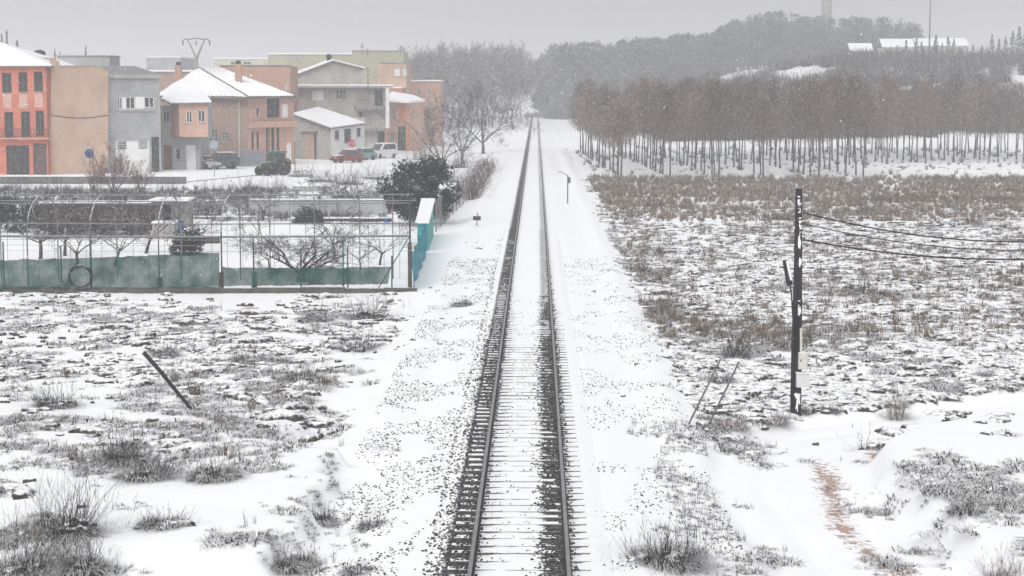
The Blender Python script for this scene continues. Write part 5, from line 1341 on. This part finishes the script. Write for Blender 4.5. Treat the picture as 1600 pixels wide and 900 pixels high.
for px, py, hpx, lab in ((278, 364, 20, 'bright blue barrel beside the pale trough and grey hut'), (85, 366, 12, 'blue drum half hidden by the first greenhouse hoop'), (604, 350, 9, 'blue tub with snow under the evergreen')):
    p = on_z(px, py, gz); s_ = hpx/FPX*p[1]; c = thing('blue_barrel', lab, 'barrel', tuple(p), group='blue barrels in the garden'); r_ = s_*.46
    MB().lathe([(r_*.9, 0), (r_, .06*s_), (r_*1.04, .3*s_), (r_*1.0, .33*s_), (r_*1.04, .66*s_), (r_*.92, .97*s_)], 16).build('drum', m_blue, c, False); MB().lathe([(r_*.95, .972*s_), (r_*.95, 1.02*s_)], 16).build('rim', m_blue, c)
cn = thing('white_container', 'low white snow-topped container in the rough grass', 'container'); p = on_z(486, 302, gz); x0, x1 = x_at(457, p[1]), x_at(514, p[1])
for k in range(3): MB().box(x0+(x1-x0)*k/3+.02, x0+(x1-x0)*(k+1)/3-.02, p[1], p[1]+1.6, gz, gz+.62).build('panel', m_grey, cn)
MB().box(x0-.05, x1+.05, p[1]-.05, p[1]+1.65, gz+.623, gz+.75).build('snow_cap', m_snow, cn)
# dark evergreen hedges at the left edge
for px, py, wpx, hpx, lab, sd in ((20, 366, 60, 62, 'dark green hedge bush at the picture edge behind the net', 3), (58, 360, 50, 50, 'dark green hedge bush next to the first greenhouse hoop', 4), (300, 402, 70, 34, 'low evergreen shrub with bare twigs behind the net by the raised bed', 5), (482, 352, 40, 20, 'small dark shrub at the foot of the long grey wall', 6)):
    p = on_z(px, py, gz); sc = FPX/p[1]; t = thing('evergreen_shrub', lab, 'shrub', tuple(p), group='evergreen shrubs in the garden')
    V, F = leafy(870+sd, wpx/2/sc, hpx/sc, 1400, .06, .11, 14); link('foliage', np_mesh('foliage', V, F), m_evergreen, t); MB().tube([(0, 0, -.1), (.05, 0, hpx/sc*.6)], [.06, .03], 5).build('stem', m_bark, t)
# scrub between garden and street: bare bushes as things
for i, (px, py, wpx, hpx, lab) in enumerate(((30, 300, 50, 24, 'grey bush below the retaining wall near the orange house'), (90, 302, 60, 26, 'grey bush below the tan wall'), (262, 300, 50, 22, 'grey bush left of the earth street edge'), (330, 296, 60, 20, 'grey bush below the blue-grey sign'), (385, 300, 50, 28, 'grey bush below the earth edge'), (430, 292, 60, 26, 'grey bush right under the tractor'),
        (500, 284, 60, 24, 'grey bush behind the white container'), (545, 288, 60, 30, 'grey bush left of the evergreen, below the red car'), (585, 280, 60, 30, 'grey bush beside the evergreen crown'), (640, 262, 50, 26, 'grey bush above the evergreen towards the street'), (470, 276, 50, 18, 'grey bush beside the green marker post'), (610, 300, 60, 30, 'grey bush directly left of the evergreen foot'), (560, 312, 60, 26, 'grey scrub above the long grey wall'), (240, 320, 70, 30, 'grey scrub on the roof side of the dark lean-to'), (120, 322, 80, 30, 'grey scrub behind the dark lean-to'))):
    bush(px, py, wpx, hpx, lab, 'grey', 40+i, 1.3, 'bare bushes between the garden and the street')

for i, (px, py, wpx, hpx, lab) in enumerate(((75, 372, 60, 46, 'dark twiggy bush before the lean-to, by the first hoop'), (112, 366, 60, 44, 'dark twiggy bush before the lean-to, by the blue drum'), (160, 368, 64, 50, 'dark twiggy bush before the lean-to, behind the second hoop'), (212, 366, 60, 44, 'dark twiggy bush before the lean-to, near the trough'),
        (330, 330, 70, 30, 'dark bare scrub right of the hut roof'), (30, 318, 70, 30, 'dark bare scrub above the hedge at the picture edge'), (370, 318, 60, 26, 'bare scrub left of the long grey wall'), (430, 330, 50, 24, 'bare scrub before the long grey wall'), (180, 316, 80, 30, 'dark bare scrub under the many-stemmed shrub'), (640, 300, 60, 36, 'bare scrub in the evergreen shade'), (700, 285, 50, 30, 'bare scrub between evergreen and wire fence'), (665, 250, 60, 30, 'bare scrub on the slope under the misty trees'), (715, 262, 50, 26, 'bare scrub next to the bank hedge'))):
    bush(px, py, wpx, hpx, lab, 'grey' if i > 3 else 'dark', 70+i, 2.2, 'bare scrub in and behind the garden')

# ================================================================= VEHICLES AND SIGNS
STREET_Z = lambda x, y: ground_z(x, y)
m_tyre = mat('tyre', (.022, .022, .024), rough=.8); m_rim = mat('wheel_rim', (.30, .31, .32), rough=.4, metallic=.5); m_lamp = mat('head_lamp', (.7, .7, .68), rough=.2); m_tail = mat('tail_lamp', (.35, .03, .03), rough=.3)
def paint(n_, c): return mat(n_, c, tuple(v*.9 for v in c), rough=.35, snow=1, snow_lo=.82, spec=.5)
def wheel(parent, x, y, r_, w, rim=None):
    t = MB().lathe([(r_*.62, -w/2), (r_*.95, -w/2), (r_, -w/3), (r_, w/3), (r_*.95, w/2), (r_*.62, w/2)], 18, (x, y, r_), 'y').build('wheel', m_tyre, parent)
    for s in (-1, 1): MB().lathe([(.05, s*w*.42), (r_*.6, s*w*.47), (r_*.6, s*w*.40)] if s > 0 else [(r_*.6, s*w*.40), (r_*.6, s*w*.47), (.05, s*w*.42)], 14, (x, y, r_), 'y').build('rim', rim or m_rim, t)
def car(name, label, px, py, rz, body_mat, L=4.0, W=1.7, H=1.45, van=False, suv=False, cat='car'):
    p = foot(px, py); t = thing(name, label, cat, tuple(p), rz, 'vehicles parked along the street')
    g_ = .22 if not suv else .34; belt = H*.60 if not van else H*.55; r_ = .31 if not suv else .38
    low = [(-L/2, g_+.12), (-L/2+.05, belt*.95), (-L/2+.35, belt), (L*.18, belt), (L*.46, belt*.86), (L/2, belt*.66), (L/2, g_+.05), (L/2-.15, g_), (-L/2+.15, g_)]
    if van: cab = [(-L/2+.04, belt), (-L/2+.12, H*.97), (-L/2+.4, H), (L*.12, H), (L*.32, belt)]
    elif suv: cab = [(-L/2+.10, belt), (-L/2+.28, H*.97), (-L/2+.5, H), (L*.10, H), (L*.22, belt)]
    else: cab = [(-L*.44, belt), (-L*.30, H*.97), (-L*.18, H), (L*.06, H), (L*.24, belt)]
    def ext(poly, w0, w1):
        mb = MB(); n = len(poly); zs_ = [q[1] for q in poly]; lo, hi = min(zs_), max(zs_)
        for s in (-1, 1): mb.v += [(q[0], s*(w0+(w1-w0)*(q[1]-lo)/(hi-lo)), q[1]) for q in poly]
        mb.f = [tuple(range(n)), tuple(reversed(range(n, 2*n)))] + [((i+1) % n, i, n+i, n+(i+1) % n) for i in range(n)]; return mb
    ext(low, W/2, W/2*.97).build('body', body_mat, t); cb = ext(cab, W/2*.95, W/2*.78).build('cabin', body_mat, t)
    def inset(q, k): c = np.mean(np.array(q), 0); return [tuple(c+(np.array(v)-c)*k) for v in q]
    for s in (-1, 1):                            # side glass
        qs = inset(cab, .80); lo, hi = cab[0][1], H
        MB().add([(q[0], s*(W/2*(.95-.17*(q[1]-lo)/(hi-lo))+.006), q[1]) for q in qs], [tuple(range(len(qs))) if s < 0 else tuple(reversed(range(len(qs))))]).build('side_window', m_glass, cb)
    wa, wb = cab[-1], cab[-2]; ra, rb = cab[0], cab[1]
    for nm, (a, b), o in (('windscreen', (wa, wb), .012), ('rear_window', (ra, rb), -.012)):
        MB().add([(a[0]*.94+b[0]*.06+o, -W*.41, a[1]+.05), (a[0]*.94+b[0]*.06+o, W*.41, a[1]+.05), (b[0]*.9+a[0]*.1+o, W*.35, b[1]-.05), (b[0]*.9+a[0]*.1+o, -W*.35, b[1]-.05)], [(0, 1, 2, 3)]).build(nm, m_glass, cb)
    for s in (-1, 1):
        MB().box(L/2-.10, L/2+.012, s*W*.36-.17, s*W*.36+.17, belt*.64, belt*.80).build('headlight', m_lamp, t); MB().box(-L/2-.012, -L/2+.06, s*W*.42-.09, s*W*.42+.09, belt*.66, belt*.92).build('tail_light', m_tail, t)
        MB().box(L*.14, L*.20, s*(W/2+.09)-.08, s*(W/2+.09)+.08, belt, belt+.13).build('mirror', body_mat, t)
        for x in (-L*.31, L*.32): wheel(t, x, s*(W/2-.09), r_, .2)
    MB().box(L/2-.04, L/2+.03, -W*.46, W*.46, g_+.04, g_+.22).build('bumper', m_dark, t); MB().box(-L/2-.03, -L/2+.04, -W*.46, W*.46, g_+.04, g_+.22).build('bumper', m_dark, t)
    sn = MB().box(cab[2][0]-.02, cab[3][0]+.02, -W*.37, W*.37, H+.003, H+.07); sn.build('roof_snow', m_snow, t)
    if not van: MB().slab([(L*.22, -W*.42, belt+.035), (L*.22, W*.42, belt+.035), (L*.43, W*.40, belt*.90+.035), (L*.43, -W*.40, belt*.90+.035)][::-1], .03).build('bonnet_snow', m_snow, t)
    if suv:
        t2 = MB().lathe([(.18, -L/2-.03), (.36, -L/2-.06), (.36, -L/2-.2), (.18, -L/2-.22)], 16, (0, 0, .95), 'x'); t2.build('spare_wheel', m_tyre, t)
    return t
car('parked_car', 'silver car parked beside the corner house, left of the dark four-wheel drive', 318, 264, R(-35), paint('silver_paint', (.55, .57, .59)))
car('parked_car', 'dark four-wheel drive parked before the grey plinth of the brick house', 343, 264, R(205), paint('dark_paint', (.05, .055, .062)), 4.1, 1.8, 1.8, suv=True)
car('parked_car', 'red car with snowy roof parked before the white shed', 543, 254, R(212), paint('red_paint', (.17, .045, .048)), 3.9, 1.7, 1.55)
car('parked_car', 'small teal car right behind the red car', 566, 250, R(215), paint('teal_paint', (.12, .26, .26)), 3.5, 1.6, 1.45)
car('parked_van', 'white van covered in snow at the end of the street', 597, 247, R(235), paint('white_van_paint', (.72, .73, .74)), 4.3, 1.75, 1.85, van=True, cat='van')
# tractor
p = foot(427, 274); tr = thing('tractor', 'green farm tractor with cab and yellow wheel rims on the snowy street', 'tractor', tuple(p), R(222))
m_tg = mat('tractor_green', (.032, .095, .042), (.024, .07, .032), rough=.45, snow=.9, snow_lo=.85); m_ty = mat('rim_yellow', (.62, .42, .12), rough=.5); m_cab = mat('cab_roof', (.04, .16, .13), snow=.5, snow_lo=.85)
for s in (-1, 1): wheel(tr, -.75, s*.82, .78, .42, m_ty); wheel(tr, 1.25, s*.72, .48, .30, m_ty)
MB().add([(.25, -.34, .65), (1.75, -.30, .68), (1.75, .30, .68), (.25, .34, .65), (.25, -.34, 1.42), (1.62, -.27, 1.26), (1.62, .27, 1.26), (.25, .34, 1.42)], [(3,2,1,0),(4,5,6,7),(0,1,5,4),(1,2,6,5),(2,3,7,6),(3,0,4,7)]).build('bonnet', m_tg, tr)
MB().box(1.755, 1.80, -.26, .26, .72, 1.18).build('grille', m_dark, tr)
for s in (-1, 1): MB().box(1.76, 1.83, s*.2-.08, s*.2+.08, 1.0, 1.15).build('headlight', m_lamp, tr)
MB().box(-1.1, .3, -.3, .3, .5, .95).build('chassis', m_dark, tr)
cb = MB()
for x, y in ((-1.05, -.62), (-1.05, .62), (.22, -.58), (.22, .58)): cb.tube([(x, y, .95), (x*.96, y*.94, 2.3)], .05, 6)
cb.build('cab_frame', m_cab, tr)
for a, b in (((-1.05, -.6), (.22, -.56)), ((-1.05, .6), (.22, .56)), ((.22, -.56), (.22, .56)), ((-1.05, -.6), (-1.05, .6))):
    MB().add([(a[0]*.99, a[1]*.98, 1.05), (b[0]*.99, b[1]*.98, 1.05), (b[0]*.96, b[1]*.93, 2.24), (a[0]*.96, a[1]*.93, 2.24)], [(0, 1, 2, 3)]).build('cab_window', m_glass, tr)
MB().slab([(-1.2, -.68, 2.48), (.36, -.66, 2.48), (.36, .66, 2.48), (-1.2, .68, 2.48)], .2).build('cab_roof', m_cab, tr); MB().box(-.5, -.15, -.35, .35, .95, 1.5).build('seat', m_dark, tr)
for s in (-1, 1): MB().tube([(-1.6+.12*k, s*.82, .80+.86*math.sin(math.pi*(.15+.11*k)) if k < 7 else .9) for k in range(8)], .11, 5).build('mudguard', m_tg, tr)
MB().tube([(.95, .22, 1.3), (.95, .22, 2.1)], .045, 8).build('exhaust', m_dark, tr)
# road signs
def disc(parent, nm, mt, r_, z, n=24, t0=0., y=-.03, th=.02):
    return MB().extrude([(r_*math.cos(2*math.pi*(k+t0)/n), y, z+r_*math.sin(2*math.pi*(k+t0)/n)) for k in range(n)], (0, th, 0)).build(nm, mt, parent)
m_signred = mat('sign_red', (.50, .05, .06)); m_signblue = mat('sign_blue', (.05, .10, .20)); m_signgrey = mat('sign_back_grey', (.30, .36, .42)); m_signwhite = mat('sign_white', (.75, .76, .77))
def sign(label, px, pole_base, cy_, rpx, n, face, rz=0., t0=0., inner=None, text=None):
    p = foot(px, pole_base); s = FPX/p[1]; t = thing('road_sign', label, 'sign', tuple(p), rz, 'road signs along the street'); z = z_at(cy_, p[1], px)-p[2]; r_ = rpx/s
    MB().tube([(0, .02, -.2), (0, .02, z+r_*.7)], .04, 6).build('post', m_pipe, t); d = disc(t, 'plate', m_signwhite if inner else face, r_, z, n, t0)
    if inner: disc(t, 'face', face, r_*.9, z, n, t0, -.038, .006); disc(t, 'symbol', inner, r_*.38, z, 4, .5, -.046, .006)
    if text:
        cu = bpy.data.curves.new('lettering', 'FONT'); cu.body = text; cu.size = r_*.72; cu.align_x = 'CENTER'; cu.align_y = 'CENTER'; cu.extrude = .003
        tmp = bpy.data.objects.new('lettering_curve', cu); me = bpy.data.meshes.new_from_object(tmp); bpy.data.objects.remove(tmp); me.materials.clear(); o = link('lettering', me, m_signwhite, t); o.location = (0, -.045, z); o.rotation_euler = (math.pi/2, 0, 0)
        disc(t, 'face', face, r_*.93, z, n, t0, -.038, .006)
    return t
sign('red stop sign on a post in front of the red car', 550, 253, 224, 6.2, 8, m_signred, t0=.5, text='STOP')
sign('round dark blue sign standing before the tan blank wall', 141, 300, 240, 8.5, 24, m_signblue, inner=m_dark)
sign('blue-grey sign seen from behind, before the parked dark four-wheel drive', 335, 276, 226, 7.5, 8, m_signgrey, t0=.5)
p = foot(461, 268); t = thing('marker_post', 'thin dark green post standing by the street right of the tractor', 'post', tuple(p)); MB().tube([(0, 0, -.2), (0, 0, z_at(224, p[1], 461)-p[2])], [.05, .04], 6).build('shaft', m_greenpost, t); MB().lathe([(.06, 0), (.07, .05), (.03, .12)], 8, (0, 0, z_at(224, p[1], 461)-p[2])).build('cap', m_greenpost, t)

# ================================================================= BY THE TRACK AND IN THE FIELDS
m_pole = mat('tarred_pole', (.035, .036, .038), (.022, .022, .023), scale=4, snow=1, snow_lo=.75, stretch=(1, 1, .2)); m_box = mat('meter_box', (.60, .585, .53), (.52, .505, .46), scale=6, snow=1, snow_lo=.7); m_boxw = mat('white_meter_box', (.68, .68, .67), (.58, .58, .575), scale=6, snow=1, snow_lo=.7)
p = foot(1243, 656); s = FPX/p[1]; H = (656-296)/s
up_ = thing('utility_pole', 'black utility pole with two meter boxes and snow stuck to it', 'pole', tuple(p))
MB().tube([(0, 0, -.3), (0, 0, H*.25), (.005, 0, H*.55), (0, 0, H)], [.155, .150, .125, .085], 12).build('shaft', m_pole, up_)
zz = lambda py: (656-py)/s
r_ = random.Random(4)
for k in range(60):                             # blown snow sticking to the weather side, in uneven runs
    py_ = 297 + 350*r_.random()**.9
    if 512 < py_ < 612 or (py_ > 330 and r_.random() < .25): continue
    z = zz(py_); rad = np.interp(z, [0, H*.25, H*.55, H], [.155, .15, .125, .085]); a = r_.gauss(-1.35, .22); hh = r_.choice((.03, .05, .08, .16, .22)); ww = r_.uniform(.012, .06)
    ctr = np.array([rad*math.cos(a), rad*math.sin(a), z]); tn = np.array([-math.sin(a), math.cos(a), 0]); nn = np.array([math.cos(a), math.sin(a), 0]); mb = MB(); ring = []
    for q in range(9): t_ = q*2*math.pi/9; ring.append(tuple(ctr + tn*ww*math.cos(t_)*r_.uniform(.5, 1.4) + np.array([0, 0, hh*math.sin(t_)*r_.uniform(.5, 1.4)]) - nn*.006))
    mb.add(ring + [tuple(ctr+nn*.02)], [(q, (q+1) % 9, 9) for q in range(9)]); mb.build('stuck_snow', m_snow, up_, True)
for k, py in enumerate((312, 326, 345, 362, 392, 430, 475)): rr = np.interp(zz(py), [0, H*.55, H], [.155, .125, .085]); MB().lathe([(rr+.002, zz(py)-.03), (rr+.022, zz(py)-.02), (rr+.022, zz(py)+.02), (rr+.002, zz(py)+.03)], 12).build('band', m_iron, up_)
bx1 = MB().box(.02, .26, -.33, -.13, zz(579), zz(553)).build('meter_box', m_box, up_); MB().box(.03, .25, -.337, -.3305, zz(578), zz(554)).build('lid', m_box, bx1); MB().box(.06, .09, -.342, -.338, zz(567), zz(563)).build('lock', m_dark, bx1)
bx2 = MB().box(-.03, .31, -.40, -.13, zz(607), zz(586)).build('meter_box', m_boxw, up_); MB().box(-.045, .325, -.42, -.115, zz(586)+.002, zz(586)+.03).build('lid', m_boxw, bx2)
MB().tube([(.10, -.17, zz(553)), (.09, -.16, zz(515))], .035, 8).build('conduit', m_box, up_); MB().tube([(-.02, -.165, zz(555)), (-.02, -.16, zz(470)), (-.02, -.14, zz(420))], .018, 6).build('cable', m_rubber, up_); MB().tube([(-.09, -.14, zz(640)), (-.09, -.14, zz(480))], .018, 6).build('cable', m_rubber, up_)
lp = MB().tube([(-.12, 0, zz(500)), (-.16, 0, zz(465)), (-.22, -.02, zz(445))], .022, 6).build('lamp_arm', m_iron, up_); MB().tube([(-.22, -.02, zz(448)), (-.25, -.03, zz(440)), (-.36, -.05, zz(408))], [.07, .085, .075], 10).build('lamp_housing', m_pole, lp); MB().tube([(-.195, -.07, zz(440)), (-.315, -.10, zz(409))], .045, 8).build('snow', m_snow, lp)
# stay wire
MB().tube([(-.09, 0, zz(352)), (-1.2, 1.5, zz(420)), (-2.6, 3.2, .0)], .006, 4).build('stay_wire', m_iron, up_)
MB().tube([(-.14, -.05, zz(350)), (.20, .0, zz(352))], .015, 5).build('bracket', m_iron, up_)
for py in (335, 352, 377): MB().lathe([(.02, -.05), (.04, -.03), (.03, 0), (.04, .03), (.02, .05)], 8, (.15, 0, zz(py))).build('insulator', m_frame_dark, up_); 
m_cable = mat('overhead_cable', (.03, .03, .031), snow=.35, snow_lo=.9)
for i, (y0_, y1_, rr, lab) in enumerate(((335, 378, .02, 'upper overhead cable leading away from the utility pole'), (352, 391, .015, 'thin middle overhead cable leading away from the utility pole'), (377, 405, .024, 'lower overhead cable leading away from the utility pole'))):
    A_ = np.array([p[0]+.16, p[1], p[2]+zz(y0_)]); Mid = at_y(1600, y1_, p[1]+4); d = Mid-A_; pts = []
    for t_ in np.linspace(0, 2.2, 23): q_ = A_ + d*t_; q_[2] = A_[2] + (Mid[2]-A_[2])*(t_*1.75 - .75*t_*t_); pts.append(q_ - A_)
    tag(MB().tube(pts, rr, 5).build('overhead_cable', m_cable, loc=tuple(A_)), lab, 'cable', 'cables from the utility pole')
END = A_ + pts[-1]
up2 = thing('utility_pole', 'plain utility pole beyond the picture edge that carries the cables', 'pole', (END[0]+.1, END[1]+.1, ground_z(END[0], END[1]))); MB().tube([(0, 0, -.3), (0, 0, 6.3)], [.15, .09], 10).build('shaft', m_pole, up2); MB().tube([(-.3, 0, 5.6), (.3, 0, 5.6)], .03, 6).build('cross_arm', m_iron, up2)
def leaning(name, label, b, t_, r0, r1, mt, cat='post', extra=None):
    p = foot(*b); s = FPX/p[1]; o = thing(name, label, cat, tuple(p)); d = np.array([(t_[0]-b[0])/s, .25, (b[1]-t_[1])/s])
    MB().tube([-d*.08, d*.3, d*.65+np.array([.015, 0, .01]), d], [r0, r0, (r0+r1)/2, r1], 8).build('shaft', mt, o)
    if extra: extra(o, d)
    return o
m_grey_pole = mat('grey_weathered_pole', (.16, .165, .16), (.10, .10, .10), scale=8, snow=.8, snow_lo=.7)
leaning('leaning_pole', 'thin grey leaning pole nearer the railway, first of a pair', (1076, 663), (1126, 562), .028, .024, m_grey_pole, 'pole', lambda o, d: MB().tube([d*.98, d*.98+np.array([.05, 0, .05])], .02, 6).build('tip', m_grey_pole, o))
leaning('leaning_pole', 'thin grey leaning pole nearer the utility pole, second of a pair', (1107, 665), (1155, 566), .028, .026, m_grey_pole, 'pole', lambda o, d: MB().tube([d*.98, d*.98+np.array([.05, 0, .05])], .02, 6).build('tip', m_grey_pole, o))
leaning('leaning_post', 'dark thick post leaning far over in the open snowy ground', (301, 642), (222, 551), .055, .065, m_pole, 'post', lambda o, d: MB().tube([(.10, 0, -.05), (.02, -.02, .18), d*.22], .022, 6).build('split_foot', m_wood, o))
for px, py, tp, tx_, r_, lab in ((397, 853, 834, 399, .022, 'short dark stake sticking out of smooth snow near the earth bank'), (745, 353, 333, 746, .03, 'small stake with a plate on the left railway bank'), (1597, 428, 411, 1598, .05, 'short post at the picture edge under the cables')):
    o = leaning('stake', lab, (px, py), (tx_, tp), r_, r_, m_wood, 'stake')
    if px == 745: MB().box(-.25, .25, .2, .24, .35, .62).build('plate', m_wood, o)
    else: MB().lathe([(r_*1.1, 0), (r_*1.2, .03), (r_*.5, .06)], 8, ((tx_-px)/FPX*foot(px, py)[1], .25, (py-tp)/FPX*foot(px, py)[1])).build('snow_cap', m_snow, o)
p = foot(887, 318); o = thing('line_post', 'thin grey line-side post with a bent top right of the railway', 'post', tuple(p)); hh = 44/FPX*p[1]
MB().tube([(0, 0, -.2), (0, 0, hh)], [.06, .05], 6).build('shaft', m_grey_pole, o); MB().tube([(.05, 0, hh-.1), (0, 0, hh), (-.5, .1, hh+.25), (-.75, .1, hh+.3)], .035, 5).build('arm', m_grey_pole, o); MB().box(.0, .22, -.03, .03, hh-.6, hh-.15).build('plate', m_grey_pole, o)

# bushes one can pick out of the snow
for i, (px, py, wpx, hpx, kd, dn, lab) in enumerate((
    (105, 838, 95, 80, 'dark', 2.6, 'largest dark dry bush in the open ground near the picture corner'), (45, 893, 70, 62, 'dark', 1.6, 'dry bush at the very corner of the picture'), (132, 884, 70, 45, 'dark', 1.6, 'dry bush just in front of the largest dark bush'),
    (193, 724, 62, 42, 'dark', 2.6, 'round dome-shaped dark bush in the open ground'), (228, 748, 84, 34, 'dark', 2.2, 'low dark bush touching the dome-shaped one'), (335, 748, 74, 24, 'dark', 2.0, 'low dark bush at the end of the row by the smooth snow'),
    (255, 822, 70, 22, 'dark', 1.5, 'flat dry bush in the smooth snow beside the largest bush'), (355, 660, 45, 16, 'red', 1.3, 'small reddish bush at the foot of the leaning post'), (85, 636, 60, 34, 'dark', 1.4, 'grey dry bush left of the leaning post'), (258, 556, 34, 15, 'dark', 1.3, 'small dark bush beside the top of the leaning post'),
    (388, 566, 50, 14, 'dark', 1.8, 'flat black bush beneath the green net, left of the path of smooth snow'), (472, 596, 56, 22, 'dark', 1.7, 'dark bush in the middle of the open ground'), (577, 498, 60, 34, 'dark', 1.5, 'tall dry bush below the fence corner'), (492, 502, 40, 20, 'dark', 1.2, 'small dry bush below the lower net'), (556, 545, 60, 24, 'dark', 1.2, 'dry bush at the edge of the smooth snow bank'),
    (500, 786, 30, 24, 'dark', 1.5, 'dark tuft on the earth bank, farther one'), (470, 842, 34, 26, 'dark', 1.5, 'dark tuft on the earth bank, middle one'), (445, 892, 36, 26, 'dark', 1.5, 'dark tuft on the earth bank, nearest one'), (583, 822, 44, 14, 'dark', 1.2, 'small flat tuft on the ballast slope'), (560, 895, 50, 16, 'dark', 1.3, 'flat tuft at the lower edge on the ballast slope'),
    (1043, 880, 116, 46, 'dark', 2.8, 'dark bush in a hollow between railway and dirt track'), (1150, 560, 40, 30, 'dark', 2.0, 'dark bush at the tips of the leaning poles'), (1400, 654, 52, 82, 'tan', .55, 'tall thin pale reeds beside the dirt track'), (1212, 670, 44, 18, 'red', 1.5, 'rusty brown tuft beside the foot of the utility pole'),
    (1246, 660, 40, 14, 'green', 1.5, 'green grass tuft around the utility pole'), (1297, 656, 36, 11, 'green', 1.5, 'green grass tuft right of the utility pole'), (1380, 702, 30, 16, 'red', 1.4, 'red-brown tuft on the earth edge of the dirt track'), (1350, 702, 12, 34, 'dark', .12, 'lone thin twig beside the dirt track bend'),
    (1575, 884, 80, 66, 'red', 2.0, 'brown bush in the corner beyond the dirt track'), (1510, 800, 50, 22, 'dark', .9, 'thin dark tuft beyond the dirt track'), (1543, 592, 36, 14, 'red', 1.6, 'reddish mound of grass in the wide field'), (1345, 460, 46, 20, 'dark', 1.8, 'dark bush right of the utility pole, under the cables'),
    (1520, 352, 40, 26, 'red', 1.4, 'reddish bush far out in the wide field'), (1360, 335, 60, 34, 'grey', 1.2, 'thin upright grey bush before the pale grass belt'), (985, 352, 36, 18, 'grey', 1.3, 'grey bush at the field edge near the line-side post'), (1005, 430, 40, 18, 'dark', 1.4, 'dark bush at the edge of the wide field beside the railway'), (1030, 490, 36, 16, 'dark', 1.4, 'dark bush at the field edge above the leaning poles'),
    (1120, 600, 50, 18, 'dark', 1.3, 'dark scrub between the leaning poles'), (1140, 668, 60, 22, 'red', 1.4, 'brown scrub at the feet of the leaning poles'), (722, 478, 26, 10, 'dark', 1.3, 'little dark tuft on the ballast edge, left of the rails'))):
    bush(px, py, wpx, hpx, lab, kd, 100+i, dn)

# ================================================================= THE AIR: drifting snow and haze
def flakes(n, y0, y1, seed, s0, s1):
    r_ = np.random.default_rng(seed); y = np.cbrt(r_.uniform(y0**3, y1**3, n))
    x = r_.uniform(-.33, .33, n)*y; z = CZ + r_.uniform(-.26, .08, n)*y
    z = np.where(z < -.2, r_.uniform(-.2, 9, n), z)
    return octa_cloud(np.stack([x, y, z], 1), r_.uniform(s0, s1, n)*(1 + y/120), seed)
V1, F1 = flakes(60000, 14, 240, 61, .006, .011)
m_flake = mat('snowflake', (.92, .93, .95), (.9, .91, .93), rough=.6)
tag(link('falling_snow', np_mesh('falling_snow', V1, F1), m_flake), 'small flakes of falling snow in the air', 'snow', kind='stuff')

hz = MB().box(-950, 950, -40, 2500, -4, 60)
m_haze = bpy.data.materials.new('haze'); m_haze.use_nodes = True
n_, l_ = m_haze.node_tree.nodes, m_haze.node_tree.links
n_.clear(); ho = n_.new('ShaderNodeOutputMaterial'); hv = n_.new('ShaderNodeVolumePrincipled')
hv.inputs['Color'].default_value = (.905, .905, .93, 1); hv.inputs['Density'].default_value = .00115; hv.inputs['Anisotropy'].default_value = .3
l_.new(hv.outputs[0], ho.inputs['Volume'])
tag(hz.build('haze', m_haze), kind='stuff')
